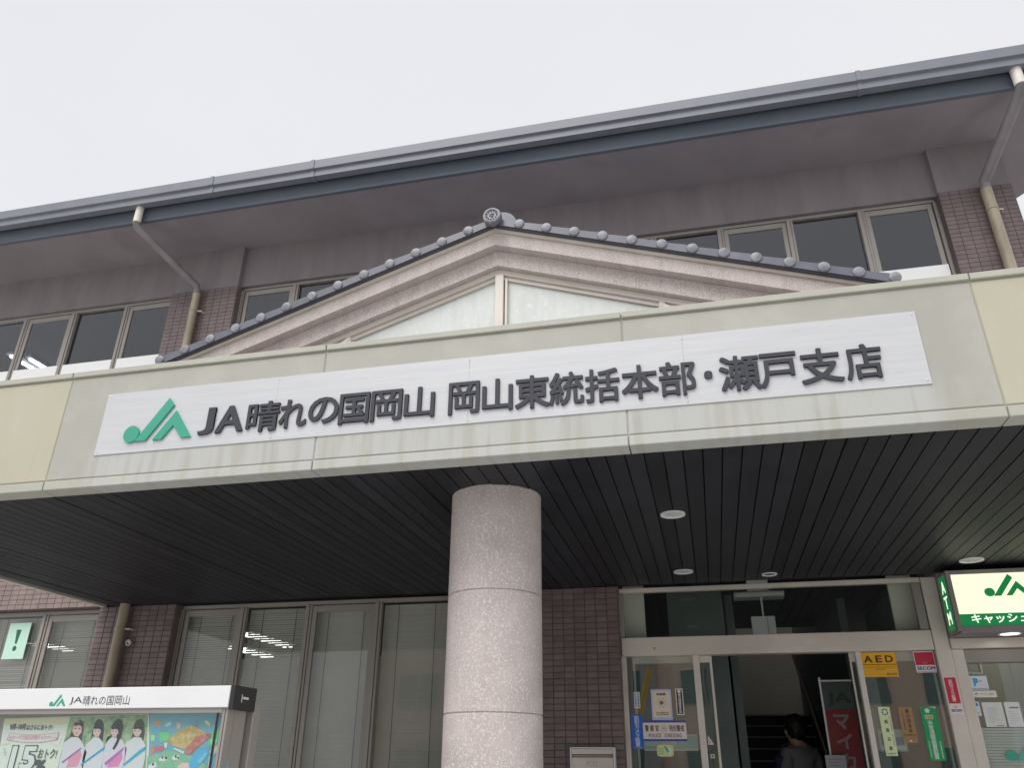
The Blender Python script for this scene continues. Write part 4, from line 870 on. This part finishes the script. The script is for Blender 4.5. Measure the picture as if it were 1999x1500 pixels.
on('ribbon', [(-3.3430, 1.6470), (-3.2670, 1.6380), (-3.1650, 1.6380), (-3.0680, 1.6460), (-3.0680, 1.6170), (-3.1550, 1.6060), (-3.2570, 1.6060), (-3.3500, 1.6170)], pc(222, 208, 214), 3, p1)
on('ribbon_tail', [(-3.3810, 1.6240), (-3.3610, 1.6270), (-3.3260, 1.6020), (-3.3730, 1.5920), (-3.3670, 1.6080)], pc(190, 185, 190), 2, p1)
on('ribbon_tail', [(-3.0660, 1.6260), (-3.0420, 1.6220), (-3.0490, 1.6080), (-3.0460, 1.5880), (-3.1040, 1.5990)], pc(190, 185, 190), 2, p1)
def ptext(s, x0, y0, x1, y1, color, layer, bold=0.02):
    text('lettering', s, x0, x1, y0, y1, YQ-0.0009*layer, pc(*color), p1, bold, res=2)
ptext('JAカードで毎日お得キャンペーン', *(-3.3430, 1.6130, -3.0720, 1.6380), (185, 130, 150), 4, 0.03)
ptext('9月-10月', *(-3.3530, 1.6610, -3.2620, 1.6880), (80, 70, 78), 3, 0.05)
ptext('はさらにおトク!', *(-3.2550, 1.6600, -3.1090, 1.6830), (70, 68, 70), 3, 0.03)
ptext('15', *(-3.3100, 1.4820, -3.1560, 1.5930), (60, 62, 66), 3, 0.07)
ptext('15', *(-3.3040, 1.4860, -3.1620, 1.5880), (232, 236, 236), 4, 0.035)
ptext('%', *(-3.1600, 1.4780, -3.0950, 1.5310), (60, 62, 66), 3, 0.06)
ptext('おトク!', *(-3.1540, 1.5350, -3.0480, 1.5770), (72, 74, 76), 3, 0.02)
on('ray', [(-3.3600, 1.5810), (-3.3560, 1.5810), (-3.3310, 1.5570), (-3.3330, 1.5540)], pc(150, 155, 152), 3, p1)
on('ray', [(-3.3570, 1.5630), (-3.3530, 1.5640), (-3.3310, 1.5480), (-3.3330, 1.5450)], pc(150, 155, 152), 3, p1)

p2 = thing('poster', 'bright blue illustrated map poster with a golden roofed hall and cows', 'poster', (-2.4, YQ, 1.0))
bl_ = mat('printed_sky', s2l(95, 165, 195), 0.5, col2=s2l(140, 195, 215), vs=5)
on('sheet', [(-2.5870, 1.7370), (-2.1760, 1.7430), (-2.0940, 1.2230), (-2.4900, 1.2140)], bl_, 1.5, p2)
on('meadow', [(-2.5580, 1.5460), (-2.4520, 1.5720), (-2.3360, 1.5510), (-2.2420, 1.5090), (-2.2450, 1.4600), (-2.5420, 1.4570)], mat('printed_meadow', s2l(115, 185, 160), 0.5, col2=s2l(165, 205, 170), vs=30), 2.5, p2)
on('river', [(-2.3410, 1.5260), (-2.2790, 1.5810), (-2.2460, 1.5720), (-2.2510, 1.5430), (-2.2890, 1.5010), (-2.3250, 1.4960)], pc(70, 160, 205), 3.5, p2)
on('river_light', [(-2.2970, 1.5260), (-2.2600, 1.5640), (-2.2460, 1.5600), (-2.2770, 1.5170)], pc(120, 195, 225), 4.5, p2)
on('sun', [(a, b) for a, b in ell(*(-2.5370, 1.6900, 0.0170, 0.0140), 18)], pc(225, 145, 105), 2.5, p2)
on('cloud', [(-2.4960, 1.6760), (-2.4880, 1.6870), (-2.4700, 1.6940), (-2.4610, 1.6870), (-2.4690, 1.6760), (-2.4900, 1.6720)], pc(170, 205, 215), 2.5, p2)
on('tree', [(-2.5180, 1.6410), (-2.5070, 1.6500), (-2.4800, 1.6500), (-2.4580, 1.6390), (-2.4580, 1.6260), (-2.4760, 1.6110), (-2.5050, 1.6080)], pc(95, 170, 120), 2.5, p2)
on('tree', [(-2.2470, 1.6450), (-2.2310, 1.6580), (-2.2080, 1.6620), (-2.1960, 1.6410), (-2.1970, 1.6150), (-2.2100, 1.6020), (-2.2400, 1.5940), (-2.2540, 1.5850), (-2.2540, 1.6150)], pc(85, 165, 120), 2.5, p2)
on('tree', [(-2.2460, 1.6150), (-2.2250, 1.6280), (-2.2100, 1.6150), (-2.2170, 1.5980), (-2.2370, 1.5940)], pc(120, 190, 145), 3.5, p2)
roof_m = mat('printed_gold_roof', s2l(190, 155, 85), 0.5, col2=s2l(228, 205, 150), vs=45)
on('hall_roof', [(-2.4740, 1.6130), (-2.4230, 1.6500), (-2.3620, 1.6780), (-2.3080, 1.6620), (-2.2730, 1.6430), (-2.3170, 1.6280), (-2.3650, 1.5760), (-2.4260, 1.5890)], roof_m, 3.5, p2)
on('hall_side', [(-2.2730, 1.6430), (-2.2440, 1.6410), (-2.2460, 1.6280), (-2.2790, 1.6060), (-2.3420, 1.5530), (-2.3640, 1.5610), (-2.3650, 1.5780), (-2.3250, 1.6280)], mat('printed_red_roof', s2l(185, 90, 95), 0.5, col2=s2l(220, 150, 145), vs=60), 4.5, p2)
on('hall_front', [(-2.4250, 1.5830), (-2.3680, 1.5660), (-2.3690, 1.5570), (-2.4230, 1.5760)], pc(228, 228, 225), 4.5, p2)
on('barn', [(-2.5250, 1.5870), (-2.4770, 1.5910), (-2.4810, 1.5740), (-2.5210, 1.5700)], pc(210, 90, 105), 3.5, p2)
on('barn_wall', [(-2.4820, 1.6020), (-2.4650, 1.6060), (-2.4650, 1.5830), (-2.4750, 1.5800)], pc(228, 228, 225), 3.5, p2)
on('farmer', [(-2.5440, 1.5890), (-2.5340, 1.5930), (-2.5270, 1.5850), (-2.5250, 1.5550), (-2.5400, 1.5500)], pc(200, 110, 115), 3.5, p2)
for nm, pts, c in [('cow', [(-2.4960, 1.5330), (-2.4830, 1.5460), (-2.4540, 1.5460), (-2.4460, 1.5340), (-2.4630, 1.5270), (-2.4890, 1.5270)], (228, 230, 228)), ('cow', [(-2.4290, 1.5400), (-2.4150, 1.5530), (-2.3940, 1.5510), (-2.3860, 1.5380), (-2.4000, 1.5320), (-2.4210, 1.5320)], (228, 230, 228)), ('cow', [(-2.5430, 1.5050), (-2.5280, 1.5200), (-2.5070, 1.5210), (-2.4980, 1.5060), (-2.5140, 1.4950), (-2.5380, 1.4950)], (228, 230, 228)),
                   ('flowers', [(-2.3940, 1.5040), (-2.3720, 1.5210), (-2.3400, 1.5210), (-2.3250, 1.5000), (-2.3800, 1.4880)], (225, 195, 190)), ('tower', [(-2.2380, 1.5470), (-2.2260, 1.5510), (-2.2170, 1.5010), (-2.2370, 1.5010)], (222, 190, 200))]:
    on(nm, pts, pc(*c), 3.5, p2)
for pts in ([(-2.4830, 1.5460), (-2.4760, 1.5480), (-2.4710, 1.5380), (-2.4780, 1.5360)], [(-2.4670, 1.5440), (-2.4560, 1.5460), (-2.4490, 1.5380), (-2.4590, 1.5330)], [(-2.4150, 1.5510), (-2.4050, 1.5530), (-2.4030, 1.5420), (-2.4100, 1.5400)], [(-2.5270, 1.5180), (-2.5170, 1.5200), (-2.5120, 1.5100), (-2.5220, 1.5080)], [(-2.4010, 1.5460), (-2.3900, 1.5440), (-2.3910, 1.5360), (-2.3990, 1.5380)]):
    on('cow_patch', pts, pc(60, 60, 66), 4.5, p2)
RB = [[(-2.2420, 1.5640), (-2.2180, 1.5890), (-2.1800, 1.6060), (-2.1780, 1.6000), (-2.2120, 1.5830), (-2.2330, 1.5600)], [(-2.2330, 1.5600), (-2.2120, 1.5830), (-2.1780, 1.6000), (-2.1770, 1.5940), (-2.2050, 1.5770), (-2.2250, 1.5560)], [(-2.2250, 1.5560), (-2.2050, 1.5770), (-2.1770, 1.5940), (-2.1760, 1.5850), (-2.1960, 1.5700), (-2.2160, 1.5510)]]
for pts, c in zip(RB, [(232, 180, 175), (238, 222, 175), (160, 200, 225)]): on('rainbow', pts, pc(*c), 5.5, p2)
for pts, c in [([(-2.4360, 1.6850), (-2.4240, 1.6910), (-2.4120, 1.6850), (-2.4130, 1.6630), (-2.4260, 1.6630)], (205, 165, 135)), ([(-2.3470, 1.6950), (-2.3350, 1.7000), (-2.3240, 1.6890), (-2.3230, 1.6670), (-2.3390, 1.6690)], (110, 125, 130)), ([(-2.2940, 1.6970), (-2.2760, 1.6970), (-2.2560, 1.6800), (-2.2630, 1.6730), (-2.2840, 1.6860)], (185, 175, 100)), ([(-2.5600, 1.6350), (-2.5480, 1.6390), (-2.5350, 1.6320), (-2.5360, 1.6110), (-2.5520, 1.6110)], (150, 205, 130)), ([(-2.2370, 1.6730), (-2.2240, 1.6770), (-2.2170, 1.6640), (-2.2280, 1.6580)], (200, 190, 165))]:
    on('character_blob', pts, pc(*c), 3.5, p2)
for ch, c, r in [('農', (55, 60, 75), (-2.1800, -2.1590, 1.6990, 1.7210)), ('の', (60, 60, 72), (-2.1790, -2.1580, 1.6640, 1.6840)), ('ゆ', (200, 105, 105), (-2.1770, -2.1580, 1.6360, 1.6560)), ('り', (200, 105, 105), (-2.1780, -2.1630, 1.6040, 1.6210)), ('、', (60, 60, 70), (-2.1720, -2.1640, 1.5870, 1.5940)), ('青', (60, 65, 78), (-2.1770, -2.1590, 1.5490, 1.5750)), ('保', (60, 65, 78), (-2.1780, -2.1600, 1.5140, 1.5390))]:
    text('lettering', ch, r[0], r[1], r[2], r[3], YQ-0.0009*6, pc(*c), p2, 0.03, res=2)
MB().box(CXR-0.062, CXR-0.054, CY+0.02, CY+0.03, 0.75, 1.735).build('glass_edge', M['black'], cs)

# ================================================================== LOBBY: BANNER AND PERSON
bn = thing('promotion_banner', 'dark red upright banner with white characters leaning inside the doorway', 'banner', (1.12, 8.2, 0.3))
box('upper_cloth', 1.0, 1.255, 8.20, 8.204, 2.02, 2.25, pc(46, 55, 52), bn)
box('lower_cloth', 1.0, 1.255, 8.20, 8.204, 0.75, 2.019, pc(92, 9, 18), bn)
text('lettering', 'JA', 1.03, 1.235, 2.04, 2.16, 8.1992, pc(10, 34, 26), bn, 0.03)
for ch, z in (('マ', 1.85), ('イ', 1.69), ('カ', 1.53), ('ー', 1.37), ('ロ', 1.21), ('ー', 1.05), ('ン', 0.89)): text('lettering', ch, 1.06, 1.195, z, z+0.125 if ch != 'ー' else z+0.03, 8.1992, pc(96, 88, 90), bn, 0.03)
MB().tube([(0.992, 8.21, 0.3), (0.992, 8.21, 2.29)], 0.010, 10).build('pole', M['white'], bn); MB().tube([(0.985, 8.21, 2.262), (1.27, 8.21, 2.262)], 0.008, 8).build('top_rod', M['white'], bn)
MB().box(0.86, 1.12, 8.1, 8.35, 0.3, 0.34).build('base', M['black'], bn)

def skin(name, verts, edges, radii, m, parent, root=0, sub=2):
    me = bpy.data.meshes.new(name); me.from_pydata(verts, edges, []); ob = bpy.data.objects.new(name, me); C.objects.link(ob)
    md = ob.modifiers.new('s', 'SKIN'); md.use_smooth_shade = True
    for i, r in enumerate(radii):
        sv = me.skin_vertices[0].data[i]; sv.radius = r if isinstance(r, tuple) else (r, r); sv.use_root = (i == root)
    s = ob.modifiers.new('u', 'SUBSURF'); s.levels = s.render_levels = sub
    dg = bpy.context.evaluated_depsgraph_get(); nm = bpy.data.meshes.new_from_object(ob.evaluated_get(dg)); bpy.data.objects.remove(ob)
    nm.materials.clear(); nm.materials.append(m)
    return put(bpy.data.objects.new(name, nm), parent)
PXc, PYc, PF = 0.83, 9.35, 0.33
per = thing('person', 'dark haired person in a grey shirt standing inside the doorway, seen from behind', 'person', (PXc, PYc, PF))
def pv(L_): return [(PXc+a, PYc+b, PF+c) for a, b, c in L_]
# body: pelvis, spine, neck, head, arms, legs; turned to the left and away
V = pv([(0,0,.92),(0,0,1.08),(0,0.0,1.25),(0,.01,1.37),(-.01,.0,1.445),(-.025,.01,1.52),(-.03,.015,1.60),
        (-.12,-.10,1.36),(-.17,-.15,1.12),(-.2,-.02,.98),(-.215,.05,.93),
        (.13,.10,1.36),(.19,.13,1.12),(.12,.22,.95),(.08,.26,.93),
        (-.07,-.06,.86),(-.08,-.06,.50),(-.085,-.05,.09),(-.14,.03,.035),
        (.07,.06,.86),(.08,.07,.50),(.085,.07,.09),(.03,.15,.035)])
E_ = [(0,1),(1,2),(2,3),(3,4),(4,5),(5,6),(3,7),(7,8),(8,9),(9,10),(3,11),(11,12),(12,13),(13,14),(0,15),(15,16),(16,17),(17,18),(0,19),(19,20),(20,21),(21,22)]
Rr = [.13,.115,.125,.10,.054,.088,.082,.058,.045,.033,.026,.058,.045,.033,.026,.085,.06,.042,.035,.085,.06,.042,.035]
skin('body', V, E_, Rr, M['skin'], per)
Vs = pv([(0,0,.90),(0,0,1.08),(0,0.0,1.25),(0,.008,1.37),(-.008,.003,1.415),(-.125,-.105,1.35),(-.172,-.152,1.15),(.135,.105,1.35),(.193,.132,1.15)])
skin('shirt', Vs, [(0,1),(1,2),(2,3),(3,4),(3,5),(5,6),(3,7),(7,8)], [.15,.135,.145,.115,.068,.075,.066,.075,.066], M['shirt'], per)
Vt = pv([(0,0,.93),(-.07,-.06,.86),(-.08,-.06,.50),(-.085,-.05,.12),(.07,.06,.86),(.08,.07,.50),(.085,.07,.12)])
skin('trousers', Vt, [(0,1),(1,2),(2,3),(0,4),(4,5),(5,6)], [.14,.10,.075,.06,.10,.075,.06], M['navy'], per)
hb_ = bmesh.new(); bmesh.ops.create_icosphere(hb_, subdivisions=4, radius=1)
for v in hb_.verts:
    d = v.co.copy(); n = 0.05*math.sin(9*d.x+3*d.z)*math.sin(7*d.y+5*d.z)+random.gauss(0, 0.012)
    z = d.z if d.z > -0.92 else -0.92
    fx = 0.86 if d.x < -0.45 and d.z < 0.35 else 1.0       # hairline above face and ear on the left
    v.co = Vector((d.x*0.118*fx*(1+n), d.y*0.12*(1+n), z*0.138*(1+n)))
hm = bpy.data.meshes.new('hair'); hb_.to_mesh(hm); hb_.free(); hm.materials.append(M['hair'])
for p_ in hm.polygons: p_.use_smooth = True
put(bpy.data.objects.new('hair', hm), per, (PXc-0.008, PYc+0.0, PF+1.585))
MB().add([(PXc-0.108+0.018*math.cos(k*PI/4)*s_, PYc-0.045+0.010*s_*math.sin(k*PI/4)-0.02*(s_ == 0.6), PF+1.545+0.032*s_*math.sin(k*PI/4)) for s_ in (1, 0.6) for k in range(8)], [(k, (k+1) % 8, (k+1) % 8+8, k+8) for k in range(8)]+[tuple(range(8, 16))]).build('ear', M['skin'], per)
bag = thing('shoulder_bag', 'dark navy bag hanging at the left side of the person', 'bag', (0.63, 9.28, 1.23))
MB().cbox(0.57, 0.67, 9.18, 9.35, 1.23, 1.65, 0.02).build('body', M['navy'], bag)
MB().tube([(0.62, 9.26, 1.64), (0.67, 9.25, 1.75), (0.73, 9.29, 1.765)], 0.016, 8).build('strap', M['navy'], bag)
q = (0.93, 1.10, 1.40, 1.64)
p = sheet('leaflet', 'pale printed leaflet standing in front of the red banner', 'leaflet', *q, 8.12, (120, 120, 125))
for k in range(5): st_flat(p, q, 0.15, 0.6+0.25*((k*37) % 10)/10, 0.45+k*0.1, 0.47+k*0.1, 8.12, (80, 80, 88), 'line')
MB().box(0.92, 1.11, 8.121, 8.16, 0.3, 1.40).build('stand', M['black'], p)

# ================================================================== ACROSS THE STREET (seen in the glass)
ob = thing('opposite_building', 'peach rendered building across the street, mirrored in the door glass', 'building', (0, -24, 0))
box('wall', -16, 12, -30, -24, 0, 7.2, M['peach'], ob)
box('roof_edge', -16.2, 12.2, -30.2, -23.8, 7.2, 7.5, M['concrete'], ob)
for i in range(8):
    for z0 in (0.9, 4.2):
        x0 = -14.8+i*3.4
        wn = box('window', x0, x0+1.9, -24.03, -23.9, z0, z0+1.5, M['far_glass'], ob)
        box('window_frame', x0-0.06, x0+1.96, -23.93, -23.88, z0+1.5, z0+1.57, M['alu_pale'], wn)
        box('window_frame', x0+0.92, x0+0.98, -23.899, -23.86, z0, z0+1.5, M['alu_pale'], wn)
for x0 in (-9.9, -3.1, 3.7): box('pilaster', x0, x0+0.8, -23.98, -23.7, 0, 7.2, M['concrete'], ob)
gw = thing('guy_wire', 'slanting guy wire in a yellow sleeve mirrored in the left door pane', 'guy wire', (-3.0, -9, 0))
MB().tube([(-2.93, -9, 0), (0.0, -9, 9.2)], 0.012, 8).build('wire', M['concrete'], gw)
MB().tube([(-2.48, -9, 1.4), (-1.59, -9, 4.2)], 0.09, 10).build('sleeve', M['yellow'], gw)
pl = thing('utility_pole', 'concrete utility pole with yellow guard across the street', 'pole', (0.1, -9, 0))
MB().tube([(0.1, -9, 0), (0.1, -9, 11)], [0.17, 0.11], 16).build('shaft', M['concrete'], pl, smooth=True)
MB().tube([(0.1, -9, 0.1), (0.1, -9, 2.0)], 0.185, 16).build('guard', M['yellow'], pl)
MB().box(-0.8, 1.0, -9.08, -8.96, 9.6, 9.7).build('cross_arm', M['concrete'], pl)
